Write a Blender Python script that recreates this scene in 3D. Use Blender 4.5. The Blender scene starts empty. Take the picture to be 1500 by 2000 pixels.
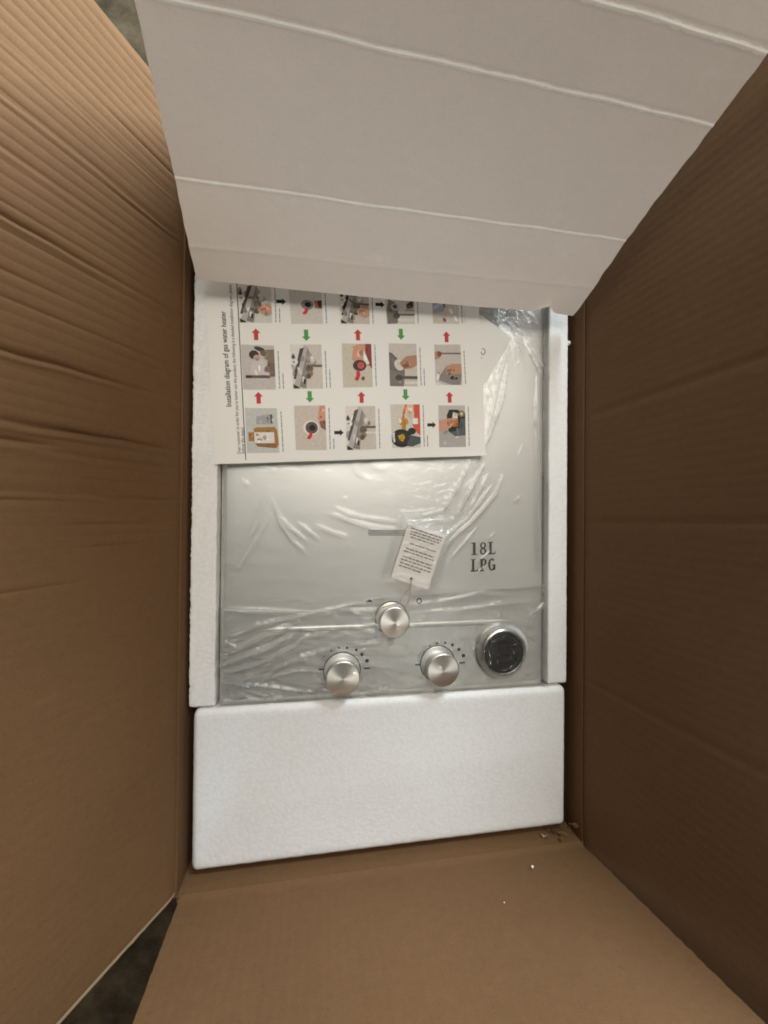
import bpy, bmesh, math, random
import numpy as np
from mathutils import Vector, Matrix

scene = bpy.context.scene
C = scene.collection
random.seed(4)
rng = np.random.default_rng(7)

# ------------------------------------------------------------------ camera
CAMERA_BASIS = ((0.987639, 0.008726, 0.156504), (-0.009984, 0.999924, 0.007254), (0.156429, 0.008727, -0.987651))
cam_data = bpy.data.cameras.new("camera")
cam_data.sensor_fit = 'VERTICAL'
cam_data.sensor_height = 36.0
cam_data.lens = 755.0 / 2000.0 * 36.0
cam_data.clip_start = 0.01
cam_data.clip_end = 50.0
cam = bpy.data.objects.new("camera", cam_data)
C.objects.link(cam)
_r, _u, _f = (Vector(v) for v in CAMERA_BASIS)
_m = Matrix((_r, _u, -_f)).transposed().to_4x4()
_m.translation = Vector((0.0, 0.0, 0.393))
cam.matrix_world = _m
scene.camera = cam

# ------------------------------------------------------------------ world, lamps, exposure
world = bpy.data.worlds.new("World")
scene.world = world
world.use_nodes = True
bg = world.node_tree.nodes["Background"]
bg.inputs[0].default_value = (1.0, 0.96, 0.92, 1)
bg.inputs[1].default_value = 0.016


def area_lamp(name, loc, target, size, power, color, spread=180):
    d = bpy.data.lights.new(name, 'AREA')
    d.shape = 'RECTANGLE'
    d.size, d.size_y = size
    d.energy = power
    d.color = color
    d.spread = math.radians(spread)
    o = bpy.data.objects.new(name, d)
    C.objects.link(o)
    o.location = loc
    o.rotation_euler = (Vector(target) - Vector(loc)).to_track_quat('-Z', 'Y').to_euler()
    return o


area_lamp("ceiling_light", (0.14, 0.68, 1.36), (0.06, -0.05, 0.0), (0.9, 0.7), 12.0, (1.0, 0.94, 0.845))
area_lamp("room_window", (0.36, 1.05, 0.62), (-0.2, 0.30, 0.10), (0.7, 0.4), 48, (0.82, 0.92, 1.0))
area_lamp("sheet_fill", (0.12, -1.7, 1.5), (0.08, 0.3, 0.12), (1.0, 0.8), 12.5, (1.0, 0.87, 0.74))  # added warm fill to brighten the white sheet, no known source there
area_lamp("side_window", (-0.55, -1.20, 0.50), (-0.11, -0.24, 0.0), (0.9, 0.6), 0.45, (0.60, 0.82, 1.0), 36)
bulb = bpy.data.lights.new("ceiling_bulb", 'POINT')
bulb.energy = 3.0
bulb.shadow_soft_size = 0.03
bulb.color = (1.0, 0.95, 0.88)
bo = bpy.data.objects.new("ceiling_bulb", bulb)
C.objects.link(bo)
bo.location = (0.46, -0.62, 1.5)

scene.render.engine = 'CYCLES'
scene.cycles.use_denoising = True
scene.cycles.filter_width = 1.8
scene.cycles.max_bounces = 12
scene.cycles.diffuse_bounces = 6
scene.cycles.transparent_max_bounces = 16
scene.cycles.sample_clamp_indirect = 6.0
scene.view_settings.view_transform = 'Standard'
scene.view_settings.look = 'None'
scene.view_settings.gamma = 1.0
scene.view_settings.exposure = 0.05
scene.view_settings.use_curve_mapping = False

# ------------------------------------------------------------------ measured layout (metres, heater face is z = 0)
FILM_RIDGES = [([(-0.0517, 0.02879), (-0.06202, -0.00203), (-0.07001, -0.0216)], 2.2, 1.2), ([(-0.05021, 0.00053), (-0.06181, -0.02037), (-0.07331,
    -0.03984), (-0.08014, -0.0519)], 1.6, 1.3), ([(-0.04918, 0.0153), (-0.04056, -0.00803), (-0.02831, -0.02655), (-0.01605, -0.03654)], 1.6, 1.2),
    ([(-0.04666, 0.00302), (-0.0333, -0.0117), (-0.0137, -0.02658)], 1.6, 1.1), ([(-0.02366, -0.00793), (-0.0014, -0.02535)], 1.6, 0.9), ([(-0.00649,
    -0.01034), (0.00845, -0.01656), (0.02357, -0.02159), (0.03004, -0.03682)], 2.0, 0.9), ([(0.01322, 0.00742), (0.02461, 0.00122), (0.04377,
    -0.00244), (0.07764, -0.00606)], 1.6, 0.9), ([(0.00953, 0.00108), (0.02976, -0.00636), (0.05159, -0.01263), (0.07771, -0.01383)], 2.2, 1.2),
    ([(0.0292, 0.05213), (0.03567, 0.04211), (0.04599, 0.03597)], 1.6, 0.9), ([(0.0194, 0.01826), (0.02575, 0.01518)], 1.2, 0.7), ([(-0.0788,
    0.03309), (-0.07058, 0.0284)], 1.2, 0.7), ([(-0.05425, 0.04411), (-0.0459, 0.0431)], 1.2, 0.6), ([(0.04843, 0.05141), (0.05752, 0.04846),
    (0.06926, 0.05073)], 2, 0.8), ([(0.15466, 0.05954), (0.14203, 0.03224), (0.13072, 0.01497), (0.1245, 0.00397)], 2.2, 1.6), ([(0.17025, 0.05631),
    (0.15744, 0.03256), (0.14728, 0.01398), (0.13972, -0.00076)], 2.4, 1.8), ([(0.19138, 0.04448), (0.18358, 0.02441), (0.16541, 0.00314), (0.15258,
    -0.00923), (0.13355, -0.02391), (0.12359, -0.04085)], 2.2, 1.9), ([(0.17826, 0.03299), (0.16533, 0.01546), (0.15253, -0.00188), (0.12972,
    -0.01905)], 1.6, 1.5), ([(0.17425, 0.04529), (0.16268, 0.02281), (0.15503, 0.00795)], 1.8, 1.3), ([(0.1642, -0.00918), (0.14759, -0.02881),
    (0.13245, -0.04577)], 1.4, 1.2), ([(0.15254, -0.00433), (0.13733, -0.02148), (0.12732, -0.03603)], 1.1, 0.9), ([(0.21288, 0.02367), (0.20487,
    0.01602)], 1.4, 0.9), ([(0.18253, -0.01652), (0.17602, -0.02395)], 1.2, 0.9), ([(0.17872, -0.03631), (0.16318, -0.04851)], 1.5, 1.0), ([(0.171,
    -0.05352), (0.16068, -0.06198)], 1.2, 0.9), ([(0.0776, -0.00126), (0.10208, 0.00014), (0.12448, 0.00639), (0.13704, 0.0175)], 1.5, 0.9),
    ([(0.07756, 0.0035), (0.10204, 0.00435), (0.1182, 0.00753)], 1.1, 0.7), ([(0.07767, -0.00959), (0.11454, -0.00458), (0.15253, -0.00188)], 1.3,
    0.8), ([(0.23023, 0.07201), (0.23066, -0.00381), (0.23224, -0.04165), (0.23646, -0.06314)], 1.4, 1.2), ([(0.24395, 0.07249), (0.24844, 0.00901),
    (0.25161, -0.06718), (0.25055, -0.12796)], 1.4, 1.3), ([(0.2412, 0.0724), (0.24278, 0.03433), (0.24588, -0.02908)], 1.6, 1.1), ([(0.08566,
    -0.09176), (0.12773, -0.0893), (0.166, -0.08171), (0.19883, -0.08495)], 2.0, 1.3), ([(0.0906, -0.09905), (0.14045, -0.09935), (0.18567, -0.09452),
    (0.22301, -0.09054)], 1.8, 1.3), ([(0.08569, -0.09533), (0.11525, -0.09499), (0.13278, -0.08943)], 1.2, 0.8), ([(0.23782, -0.0619), (0.2421,
    -0.09229), (0.22581, -0.10692), (0.21645, -0.12287)], 2, 1.4), ([(0.24636, -0.11769), (0.24492, -0.105), (0.24891, -0.07981)], 1.6, 1.1),
    ([(0.18788, -0.02892), (0.19454, -0.0364), (0.19195, -0.04508)], 2, 0.8), ([(-0.09736, -0.09146), (-0.06119, -0.09368), (-0.00656, -0.0965)], 1.4,
    1.8), ([(-0.00656, -0.0965), (0.02525, -0.09568), (0.05548, -0.09719)], 1.2, 1.0), ([(-0.09056, -0.11783), (-0.06102, -0.10867), (-0.00655,
    -0.09768), (0.02521, -0.0915), (0.04687, -0.0885)], 2.0, 1.6), ([(-0.0936, -0.13587), (-0.07187, -0.12776), (-0.04304, -0.11396), (-0.02265,
    -0.10538)], 2.2, 1.7), ([(-0.09241, -0.14501), (-0.07177, -0.13693), (-0.04962, -0.1299), (-0.03615, -0.12353), (-0.02484, -0.11466)], 2.4, 1.9),
    ([(-0.09126, -0.15075), (-0.0606, -0.14667), (-0.02696, -0.13092), (-0.01558, -0.12088), (0.00416, -0.11695)], 2.0, 1.4), ([(-0.06039, -0.16508),
    (-0.04264, -0.15108), (-0.01539, -0.13965), (0.0055, -0.13357)], 2.0, 1.3), ([(-0.05709, -0.16182), (-0.02672, -0.15427), (-0.00714, -0.15416)],
    1.6, 1.1), ([(-0.09438, -0.16077), (-0.06038, -0.16623), (-0.02652, -0.17293), (-0.00924, -0.17518), (-0.00117, -0.16862)], 1.8, 1.4),
    ([(-0.08559, -0.17153), (-0.07152, -0.15869), (-0.06272, -0.15575)], 2.0, 1.3), ([(-0.07139, -0.17014), (-0.0491, -0.1773), (-0.023, -0.18132)],
    1.6, 1.3), ([(-0.05702, -0.16873), (-0.04234, -0.17889), (-0.03779, -0.18208)], 1.4, 1.2), ([(-0.0931, -0.17785), (-0.07134, -0.17471), (-0.058,
    -0.18074)], 1.8, 1.2), ([(-0.09648, -0.11986), (-0.08832, -0.12361), (-0.07733, -0.13094)], 1.2, 0.9), ([(-0.09582, -0.13009), (-0.08716,
    -0.13049), (-0.07182, -0.13234)], 1.2, 0.8), ([(-0.09588, -0.12556), (-0.08617, -0.12143), (-0.07854, -0.1206)], 1.0, 0.8), ([(-0.09572,
    -0.13917), (-0.08274, -0.13526), (-0.06852, -0.13135)], 1.0, 0.8), ([(-0.09445, -0.1551), (-0.09126, -0.15075), (-0.07161, -0.15067)], 1.2, 0.9),
    ([(0.04529, -0.181), (0.05987, -0.1771), (0.06846, -0.17642)], 1.6, 1.1), ([(-0.02257, -0.1124), (-0.00986, -0.11464), (0.00299, -0.11691),
    (-0.00631, -0.12126), (-0.02017, -0.12303)], 1.2, 0.8), ([(0.01136, -0.13146), (0.02334, -0.1451), (0.02686, -0.13931)], 1.0, 0.8), ([(0.03763,
    -0.13623), (0.04733, -0.13908), (0.04624, -0.15225)], 1.2, 0.8), ([(0.04, -0.13154), (0.06806, -0.13035)], 1.4, 0.7), ([(0.03777, -0.1518),
    (0.06827, -0.15461)], 1.4, 0.8), ([(0.18365, 0.2205), (0.20073, 0.19364), (0.21229, 0.16606)], 4.0, 2.2), ([(0.21593, 0.19487), (0.23342,
    0.16575), (0.25305, 0.14001)], 3.0, 2.2), ([(0.19793, 0.18809), (0.18599, 0.14834), (0.17695, 0.10739), (0.16974, 0.08082)], 2.0, 1.5),
    ([(0.19524, 0.16663), (0.18987, 0.12565), (0.17707, 0.08987), (0.15892, 0.05432)], 2.6, 1.8), ([(0.17855, 0.1461), (0.18421, 0.13414)], 1.2, 0.8),
    ([(0.17118, 0.14038), (0.17868, 0.12678)], 1.2, 0.8), ([(0.22961, 0.15473), (0.23117, 0.05106)], 1.6, 1.4), ([(0.2468, 0.21003), (0.25139,
    0.08401)], 1.5, 1.2), ([(0.2409, 0.21854), (0.24241, 0.11959)], 1.8, 1.3), ([(0.20909, 0.0664), (0.21471, 0.07902)], 1.2, 0.8)]
FOLD_EDGE = [(-0.09636, -0.08963), (-0.03377, -0.09443), (0.00577, -0.09359), (0.04654, -0.08346), (0.11593, -0.08094), (0.17773, -0.07694), (0.23777,
    -0.07377)]
PAPER = [(-0.10093, 0.04676), (0.16865, 0.06384), (0.15826, 0.2499), (-0.11322, 0.23359)]
CARD = [(0.19815, 0.19109), (0.16162, 0.12963), (0.086, 0.19257), (0.14343, 0.22441)]
CARD_GLYPH = (0.16531, 0.17378)
PICS = [[(-0.07455, 0.10145), (-0.04488, 0.10275), (-0.04202, 0.0599), (-0.07209, 0.05839)], [(-0.07913, 0.16204), (-0.04833, 0.16345), (-0.04595,
    0.12083), (-0.0763, 0.11902)], [(-0.08309, 0.22214), (-0.05187, 0.22389), (-0.05015, 0.1852), (-0.08054, 0.18305)], [(-0.03544, 0.22358),
    (-0.00408, 0.22526), (-0.00157, 0.18866), (-0.03213, 0.18601)], [(-0.03337, 0.16561), (-0.00311, 0.16798), (-0.00093, 0.12453), (-0.02975,
    0.1228)], [(-0.02885, 0.10609), (0.00124, 0.10794), (0.00317, 0.06397), (-0.02644, 0.06293)], [(0.01312, 0.22957), (0.04283, 0.23003), (0.04473,
    0.1924), (0.01552, 0.19039)], [(0.01703, 0.17057), (0.04647, 0.17236), (0.04842, 0.12905), (0.01867, 0.12673)], [(0.02088, 0.10822), (0.05098,
    0.11007), (0.05262, 0.06648), (0.02282, 0.06466)], [(0.05952, 0.23173), (0.08982, 0.23375), (0.0912, 0.19642), (0.06195, 0.19389)], [(0.06423,
    0.17427), (0.09298, 0.17621), (0.09496, 0.1324), (0.06566, 0.13114)], [(0.06635, 0.11244), (0.09705, 0.11409), (0.09871, 0.06995), (0.06884,
    0.06836)], [(0.10824, 0.23562), (0.13695, 0.23745), (0.13856, 0.20083), (0.11072, 0.19864)], [(0.11198, 0.17696), (0.14017, 0.17916), (0.14272,
    0.13692), (0.11395, 0.13536)], [(0.11685, 0.11409), (0.14567, 0.11562), (0.14711, 0.07224), (0.11829, 0.07087)]]
ARROWS = [('red', (-0.06513, 0.17302)), ('red', (-0.06208, 0.11197)), ('red', (0.03296, 0.18057)), ('red', (0.03714, 0.11808)), ('red', (0.12511,
    0.18599)), ('red', (0.1289, 0.12327)), ('green', (-0.01781, 0.1759)), ('green', (-0.01374, 0.1157)), ('green', (0.07685, 0.18469)), ('green',
    (0.08216, 0.12324)), ('black', (-0.04205, 0.20689)), ('black', (0.01506, 0.08168)), ('black', (0.05496, 0.21305)), ('black', (0.10991, 0.09362))]
RULE = [(-0.08358, 0.22406), (-0.0732, 0.05247)]
TITLE = [(-0.08683, 0.10228), (-0.09345, 0.19269)]
INTRO = [(-0.07794, 0.0577), (-0.08818, 0.21867)]
INTRO2 = [(-0.0742, 0.05783), (-0.07542, 0.08277)]
KNOBS = [(0.07107, -0.10546), (0.02077, -0.15698), (0.1205, -0.15455)]
DOTS_L = [(0.00275, -0.14145), (0.00964, -0.13651), (0.01742, -0.13379), (0.02565, -0.13416), (0.03482, -0.13679), (0.04075, -0.14157), (0.04603,
    -0.14821)]
DOTS_R = [(0.10546, -0.14163), (0.11202, -0.13607), (0.11975, -0.13374), (0.12865, -0.13359), (0.13652, -0.13608), (0.14371, -0.14124), (0.14886,
    -0.14796)]
DASHES = [(0.0461, -0.15599), (0.09955, -0.15513), (0.14738, -0.15545), (0.00086, -0.1546)]
RING_ICON = (0.1001, -0.08882)
FLAME_ICON = (0.0481, -0.08747)
GAUGE = (0.19098, -0.14429)
LETTERS = [(0.15577, -0.02832), (0.18354, -0.02729), (0.15599, -0.05937), (0.18608, -0.05815)]
SLOT = [(0.04651, -0.01553), (0.08936, -0.01436), (0.04656, -0.02129)]
TAG = [(0.08706, -0.0073), (0.12732, -0.0198), (0.10754, -0.07657), (0.06898, -0.06281)]
TAG_HOLE = (0.09021, -0.06472)
STRING_ENDS = [(0.07835, -0.08969), (0.08693, -0.08992)]
LEFT_CREASES = [0.276, 0.2458, 0.2134, 0.1755, 0.1003, 0.0566, 0.0391, 0.0115]
X0, X1 = -0.125, 0.272          # inside of the long box walls
Y0, Y1 = -0.3415, 0.360         # inside of the end walls
ZH = 0.022                      # height of the flap creases
ZB = -0.190                     # box floor
PAPER_Z = 0.0078


# ------------------------------------------------------------------ helpers
def lin(h):
    h = h.lstrip('#')
    v = [int(h[i:i + 2], 16) / 255 for i in (0, 2, 4)]
    return tuple(c / 12.92 if c <= 0.04045 else ((c + 0.055) / 1.055) ** 2.4 for c in v) + (1,)


class NT:
    def __init__(self, name):
        self.m = bpy.data.materials.new(name)
        self.m.use_nodes = True
        self.t = self.m.node_tree
        self.n = self.t.nodes
        self.b = self.n["Principled BSDF"]
        self.out = self.n["Material Output"]

    def node(self, kind, **kw):
        n = self.n.new(kind)
        for k, v in kw.items():
            setattr(n, k, v)
        return n

    def link(self, a, b):
        self.t.links.new(a, b)

    def coords(self, scale=(1, 1, 1), rot=(0, 0, 0)):
        tc = self.node('ShaderNodeTexCoord')
        mp = self.node('ShaderNodeMapping')
        mp.inputs['Scale'].default_value = scale
        mp.inputs['Rotation'].default_value = rot
        self.link(tc.outputs['Object'], mp.inputs['Vector'])
        return mp.outputs['Vector']

    def noise(self, vec, scale, detail=4, rough=0.55):
        n = self.node('ShaderNodeTexNoise')
        n.inputs['Scale'].default_value = scale
        n.inputs['Detail'].default_value = detail
        n.inputs['Roughness'].default_value = rough
        self.link(vec, n.inputs['Vector'])
        return n.outputs['Fac']

    def ramp(self, fac, stops):
        r = self.node('ShaderNodeValToRGB')
        el = r.color_ramp.elements
        while len(el) < len(stops):
            el.new(0.5)
        for e, (p, c) in zip(el, stops):
            e.position = p
            e.color = c
        self.link(fac, r.inputs['Fac'])
        return r.outputs['Color']

    def mix(self, fac, a, b, mode='MIX'):
        n = self.node('ShaderNodeMix', data_type='RGBA', blend_type=mode)
        for s, v in ((n.inputs[0], fac), (n.inputs[6], a), (n.inputs[7], b)):
            if isinstance(v, (int, float)):
                s.default_value = v
            elif isinstance(v, tuple):
                s.default_value = v
            else:
                self.link(v, s)
        return n.outputs[2]

    def bump(self, h, strength, dist, chain=None):
        n = self.node('ShaderNodeBump')
        n.inputs['Strength'].default_value = strength
        n.inputs['Distance'].default_value = dist
        self.link(h, n.inputs['Height'])
        if chain is not None:
            self.link(chain, n.inputs['Normal'])
        return n.outputs['Normal']

    def set(self, **kw):
        for k, v in kw.items():
            s = self.b.inputs[k.replace('_', ' ')]
            if isinstance(v, (int, float, tuple)):
                s.default_value = v
            else:
                self.link(v, s)
        return self.m


def mat_cardboard(name, a, b, spec=0.25, fleck=1.0):
    k = NT(name)
    v = k.coords()
    fibre = k.noise(k.coords((1, 6, 6)), 260, 5, 0.65)
    blot = k.noise(v, 9, 3)
    fine = k.noise(v, 900, 2)
    col = k.mix(blot, a, b)
    scuff = k.ramp(k.noise(k.coords((1, 3.5, 1), (0.3, 0.2, 0.5)), 16, 8, 0.72), [(0.60, (0, 0, 0, 1)), (0.74, (1, 1, 1, 1))])
    sc = k.node('ShaderNodeMath', operation='MULTIPLY')
    sc.inputs[1].default_value = 0.22
    k.link(scuff, sc.inputs[0])
    col = k.mix(sc.outputs[0], col, tuple(min(1, x * 1.7 + 0.02) for x in a[:3]) + (1,))
    col = k.mix(k.ramp(fibre, [(0.35, (0.80, 0.78, 0.75, 1)), (0.68, (1.12, 1.10, 1.08, 1))]), col, col, 'MIX')
    mid = k.ramp(k.noise(k.coords((1, 1.8, 1.8)), 95, 5, 0.7), [(0.32, (0.93, 0.925, 0.92, 1)), (0.68, (1.05, 1.045, 1.04, 1))])
    col = k.mix(fleck, col, mid, 'MULTIPLY')
    dark = k.ramp(fine, [(0.28, (0.80, 0.76, 0.72, 1)), (0.42, (1, 1, 1, 1))])
    col = k.mix(fleck, col, dark, 'MULTIPLY')
    sh = k.ramp(fibre, [(0.3, (0.86, 0.86, 0.86, 1)), (0.7, (1, 1, 1, 1))])
    col = k.mix(fleck, col, sh, 'MULTIPLY')
    n = k.bump(fibre, 0.25 * fleck, 0.0004)
    n = k.bump(fine, 0.2 * fleck, 0.0002, n)
    return k.set(Base_Color=col, Roughness=0.85, Specular_IOR_Level=spec, Normal=n)


M = {}
M['kraft'] = mat_cardboard("kraft_liner", (0.132, 0.069, 0.029, 1), (0.170, 0.091, 0.040, 1))
M['kraft_edge'] = mat_cardboard("kraft_cut_edge", (0.44, 0.33, 0.21, 1), (0.36, 0.26, 0.16, 1))
M['white_board'] = mat_cardboard("white_board", (0.73, 0.665, 0.60, 1), (0.78, 0.715, 0.65, 1), 0.25, 0.32)
M['crest_board'] = mat_cardboard("scuffed_lit_crease", (0.86, 0.83, 0.76, 1), (0.88, 0.86, 0.80, 1), 0.25, 0.35)


def mat_foam(name, rough_amt):
    k = NT(name)
    v = k.coords()
    vo = k.node('ShaderNodeTexVoronoi')
    vo.inputs['Scale'].default_value = 290
    k.link(v, vo.inputs['Vector'])
    scr = k.noise(k.coords((1, 2.6, 1)), 170, 4, 0.6)
    patch = k.noise(v, 11, 2)
    col = k.ramp(vo.outputs['Distance'], [(0.0, (0.90, 0.90, 0.885, 1)), (0.75, (0.84, 0.84, 0.82, 1))])
    col = k.mix(1.0, col, k.ramp(patch, [(0.3, (0.96, 0.955, 0.94, 1)), (0.7, (1, 1, 1, 1))]), 'MULTIPLY')
    n = k.bump(vo.outputs['Distance'], 0.26, 0.0006)
    msk = k.ramp(k.noise(v, 14, 3), [(0.42, (0.12, 0.12, 0.12, 1)), (0.62, (1, 1, 1, 1))])
    n = k.bump(k.mix(1.0, scr, msk, 'MULTIPLY'), rough_amt, 0.0016, n)
    return k.set(Base_Color=col, Roughness=0.6, Specular_IOR_Level=0.4, Normal=n,
                 Subsurface_Weight=0.06, Subsurface_Radius=(0.004, 0.004, 0.004))


M['foam'] = mat_foam("expanded_foam", 0.16)
M['foam_rough'] = mat_foam("rough_cut_foam", 0.9)


def mat_brushed(name, col, rough, metal=0.85):
    k = NT(name)
    st = k.noise(k.coords((1.2, 60, 60)), 40, 4, 0.7)
    fine = k.noise(k.coords((4, 260, 260)), 30, 2)
    c = k.mix(st, tuple(x * 0.90 for x in col[:3]) + (1,), tuple(min(1, x * 1.07) for x in col[:3]) + (1,))
    r = k.node('ShaderNodeMapRange')
    r.inputs[3].default_value = rough - 0.05
    r.inputs[4].default_value = rough + 0.08
    k.link(fine, r.inputs[0])
    n = k.bump(fine, 0.12, 0.0002)
    return k.set(Base_Color=c, Metallic=metal, Roughness=r.outputs[0], Normal=n)


M['panel'] = mat_brushed("brushed_steel_panel", (0.87, 0.88, 0.845, 1), 0.41, 0.70)
M['shell'] = mat_brushed("steel_shell", (0.46, 0.49, 0.50, 1), 0.42)


def mat_turned(name):
    k = NT(name)
    v = k.node('ShaderNodeTexCoord').outputs['Object']
    tg = k.node('ShaderNodeTangent', direction_type='RADIAL', axis='Z')
    ln = k.node('ShaderNodeVectorMath', operation='LENGTH')
    k.link(v, ln.inputs[0])
    cmb = k.node('ShaderNodeCombineXYZ')
    k.link(ln.outputs['Value'], cmb.inputs[0])
    rings = k.noise(cmb.outputs[0], 2600, 2)
    n = k.bump(rings, 0.10, 0.0001)
    return k.set(Base_Color=(0.80, 0.78, 0.72, 1), Metallic=1.0, Roughness=0.50, Anisotropic=0.7,
                 Tangent=tg.outputs[0], Normal=n, Coat_Weight=0.5, Coat_Roughness=0.06)


M['turned'] = mat_turned("turned_metal")


def mat_flat(name, col, rough=0.6, metal=0.0, spec=0.4):
    k = NT(name)
    n1 = k.noise(k.coords(), 1400, 2)
    c = k.mix(n1, tuple(x * 0.93 for x in col[:3]) + (1,), tuple(min(1, x * 1.05) for x in col[:3]) + (1,))
    return k.set(Base_Color=c, Roughness=rough, Metallic=metal, Specular_IOR_Level=spec)


M['chrome'] = mat_flat("satin_chrome", (0.74, 0.73, 0.70, 1), 0.36, 1.0)
M['black_gloss'] = mat_flat("black_gloss_glass", (0.016, 0.015, 0.012, 1), 0.22, 0.0, 0.25)
M['black'] = mat_flat("black_plastic", (0.007, 0.006, 0.005, 1), 0.45, 0.0, 0.2)
M['grey_ring'] = mat_flat("dark_grey_ring", (0.06, 0.058, 0.054, 1), 0.5)
M['mark'] = mat_flat("dark_grey_print", (0.035, 0.035, 0.033, 1), 0.6)
M['hole'] = mat_flat("vent_hole", (0.012, 0.012, 0.011, 1), 0.9, 0.0, 0.1)
M['letter'] = mat_flat("grey_black_lettering", (0.075, 0.071, 0.060, 1), 0.6)
M['string'] = mat_flat("natural_string", (0.52, 0.44, 0.30, 1), 0.9)
M['crumb'] = mat_flat("foam_crumb", (0.85, 0.83, 0.76, 1), 0.6)


def mat_paper(name, col):
    k = NT(name)
    v = k.coords()
    f = k.noise(v, 30, 3)
    c = k.mix(f, tuple(x * 0.97 for x in col[:3]) + (1,), col)
    n = k.bump(k.noise(v, 700, 3), 0.05, 0.0002)
    return k.set(Base_Color=c, Roughness=0.55, Specular_IOR_Level=0.35, Normal=n)


M['paper'] = mat_paper("coated_white_paper", (0.86, 0.845, 0.80, 1))
M['card'] = mat_paper("plain_white_card", (0.86, 0.85, 0.81, 1))
M['tag'] = mat_paper("tag_paper", (0.90, 0.88, 0.84, 1))


def mat_film(name, base):
    k = NT(name)
    tr = k.node('ShaderNodeBsdfTransparent')
    tr.inputs[0].default_value = (0.985, 0.985, 0.985, 1)
    gl = k.node('ShaderNodeBsdfGlossy')
    gl.inputs['Color'].default_value = (1, 1, 1, 1)
    gl.inputs['Roughness'].default_value = 0.17
    df = k.node('ShaderNodeBsdfDiffuse')
    df.inputs['Color'].default_value = (0.86, 0.89, 0.89, 1)
    tl = k.node('ShaderNodeBsdfTranslucent')
    tl.inputs['Color'].default_value = (0.86, 0.89, 0.89, 1)
    milk = k.node('ShaderNodeMixShader')
    milk.inputs[0].default_value = 0.35
    k.link(df.outputs[0], milk.inputs[1])
    k.link(tl.outputs[0], milk.inputs[2])
    lw = k.node('ShaderNodeLayerWeight')
    lw.inputs['Blend'].default_value = 0.42
    nb = k.bump(k.noise(k.coords((1, 1.6, 1)), 120, 3), 0.25, 0.0012)
    k.link(nb, lw.inputs['Normal'])
    k.link(nb, gl.inputs['Normal'])
    mr = k.node('ShaderNodeMapRange')
    mr.inputs[1].default_value = 0.24
    mr.inputs[2].default_value = 0.66
    mr.inputs[3].default_value = base
    mr.inputs[4].default_value = 0.75
    k.link(lw.outputs['Facing'], mr.inputs[0])
    m1 = k.node('ShaderNodeMixShader')
    k.link(mr.outputs[0], m1.inputs[0])
    k.link(tr.outputs[0], m1.inputs[1])
    k.link(milk.outputs[0], m1.inputs[2])
    fr = k.node('ShaderNodeFresnel')
    fr.inputs[0].default_value = 1.5
    k.link(nb, fr.inputs['Normal'])
    m2 = k.node('ShaderNodeMixShader')
    k.link(fr.outputs[0], m2.inputs[0])
    k.link(m1.outputs[0], m2.inputs[1])
    k.link(gl.outputs[0], m2.inputs[2])
    k.link(m2.outputs[0], k.out.inputs['Surface'])
    return k.m


M['film'] = mat_film("clear_film", 0.028)
M['film_fold'] = mat_film("doubled_film", 0.030)

_ink = {}


def ink(h):
    if h not in _ink:
        k = NT("ink_" + h.lstrip('#'))
        c = lin(h)
        v = k.coords()
        n1 = k.ramp(k.noise(v, 420, 4, 0.6), [(0.30, (0.90, 0.90, 0.91, 1)), (0.68, (1.05, 1.045, 1.04, 1))])
        _ink[h] = k.set(Base_Color=k.mix(1.0, c, n1, 'MULTIPLY'), Roughness=0.55, Specular_IOR_Level=0.3)
    return _ink[h]


def mat_floor():
    k = NT("dark_floor")
    v = k.coords()
    a = k.noise(v, 24, 6, 0.65)
    s = k.noise(v, 180, 3)
    c = k.ramp(a, [(0.30, (0.022, 0.016, 0.009, 1)), (0.52, (0.060, 0.045, 0.027, 1)), (0.72, (0.10, 0.076, 0.048, 1))])
    n = k.bump(s, 0.3, 0.001)
    return k.set(Base_Color=c, Roughness=0.9, Specular_IOR_Level=0.1, Normal=n)


M['floor'] = mat_floor()


def props(o, label, cat, group=None):
    o['label'] = label
    o['category'] = cat
    if group:
        o['group'] = group
    return o


def thing(name, label, cat, loc=(0, 0, 0), group=None):
    o = bpy.data.objects.new(name, None)
    o.empty_display_size = 0.02
    C.objects.link(o)
    o.location = loc
    return props(o, label, cat, group)


def link_mesh(name, me, mats, parent=None, loc=None, smooth=False):
    for m in (mats if isinstance(mats, (list, tuple)) else [mats]):
        me.materials.append(m)
    o = bpy.data.objects.new(name, me)
    C.objects.link(o)
    if loc is not None:
        o.location = loc
    if parent is not None:
        o.parent = parent
        # children are written in world coordinates; cancel the parents' offsets
        off = Vector((0, 0, 0))
        p = parent
        while p is not None:
            off += p.location
            p = p.parent
        o.location = Vector(o.location) - off
    if smooth:
        me.polygons.foreach_set('use_smooth', [True] * len(me.polygons))
    return o


def mesh_py(name, verts, faces, mats, parent=None, loc=None, smooth=False, midx=None):
    me = bpy.data.meshes.new(name)
    me.from_pydata([tuple(map(float, v)) for v in verts], [], faces)
    if midx is not None:
        me.polygons.foreach_set('material_index', midx)
    me.update()
    return link_mesh(name, me, mats, parent, loc, smooth)


def grid_faces(nu, nv, off=0, flip=False):
    i = np.arange(nu - 1)[:, None] * nv + np.arange(nv - 1)[None, :] + off
    f = np.stack([i, i + nv, i + nv + 1, i + 1], -1).reshape(-1, 4)
    return f[:, ::-1] if flip else f


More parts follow.
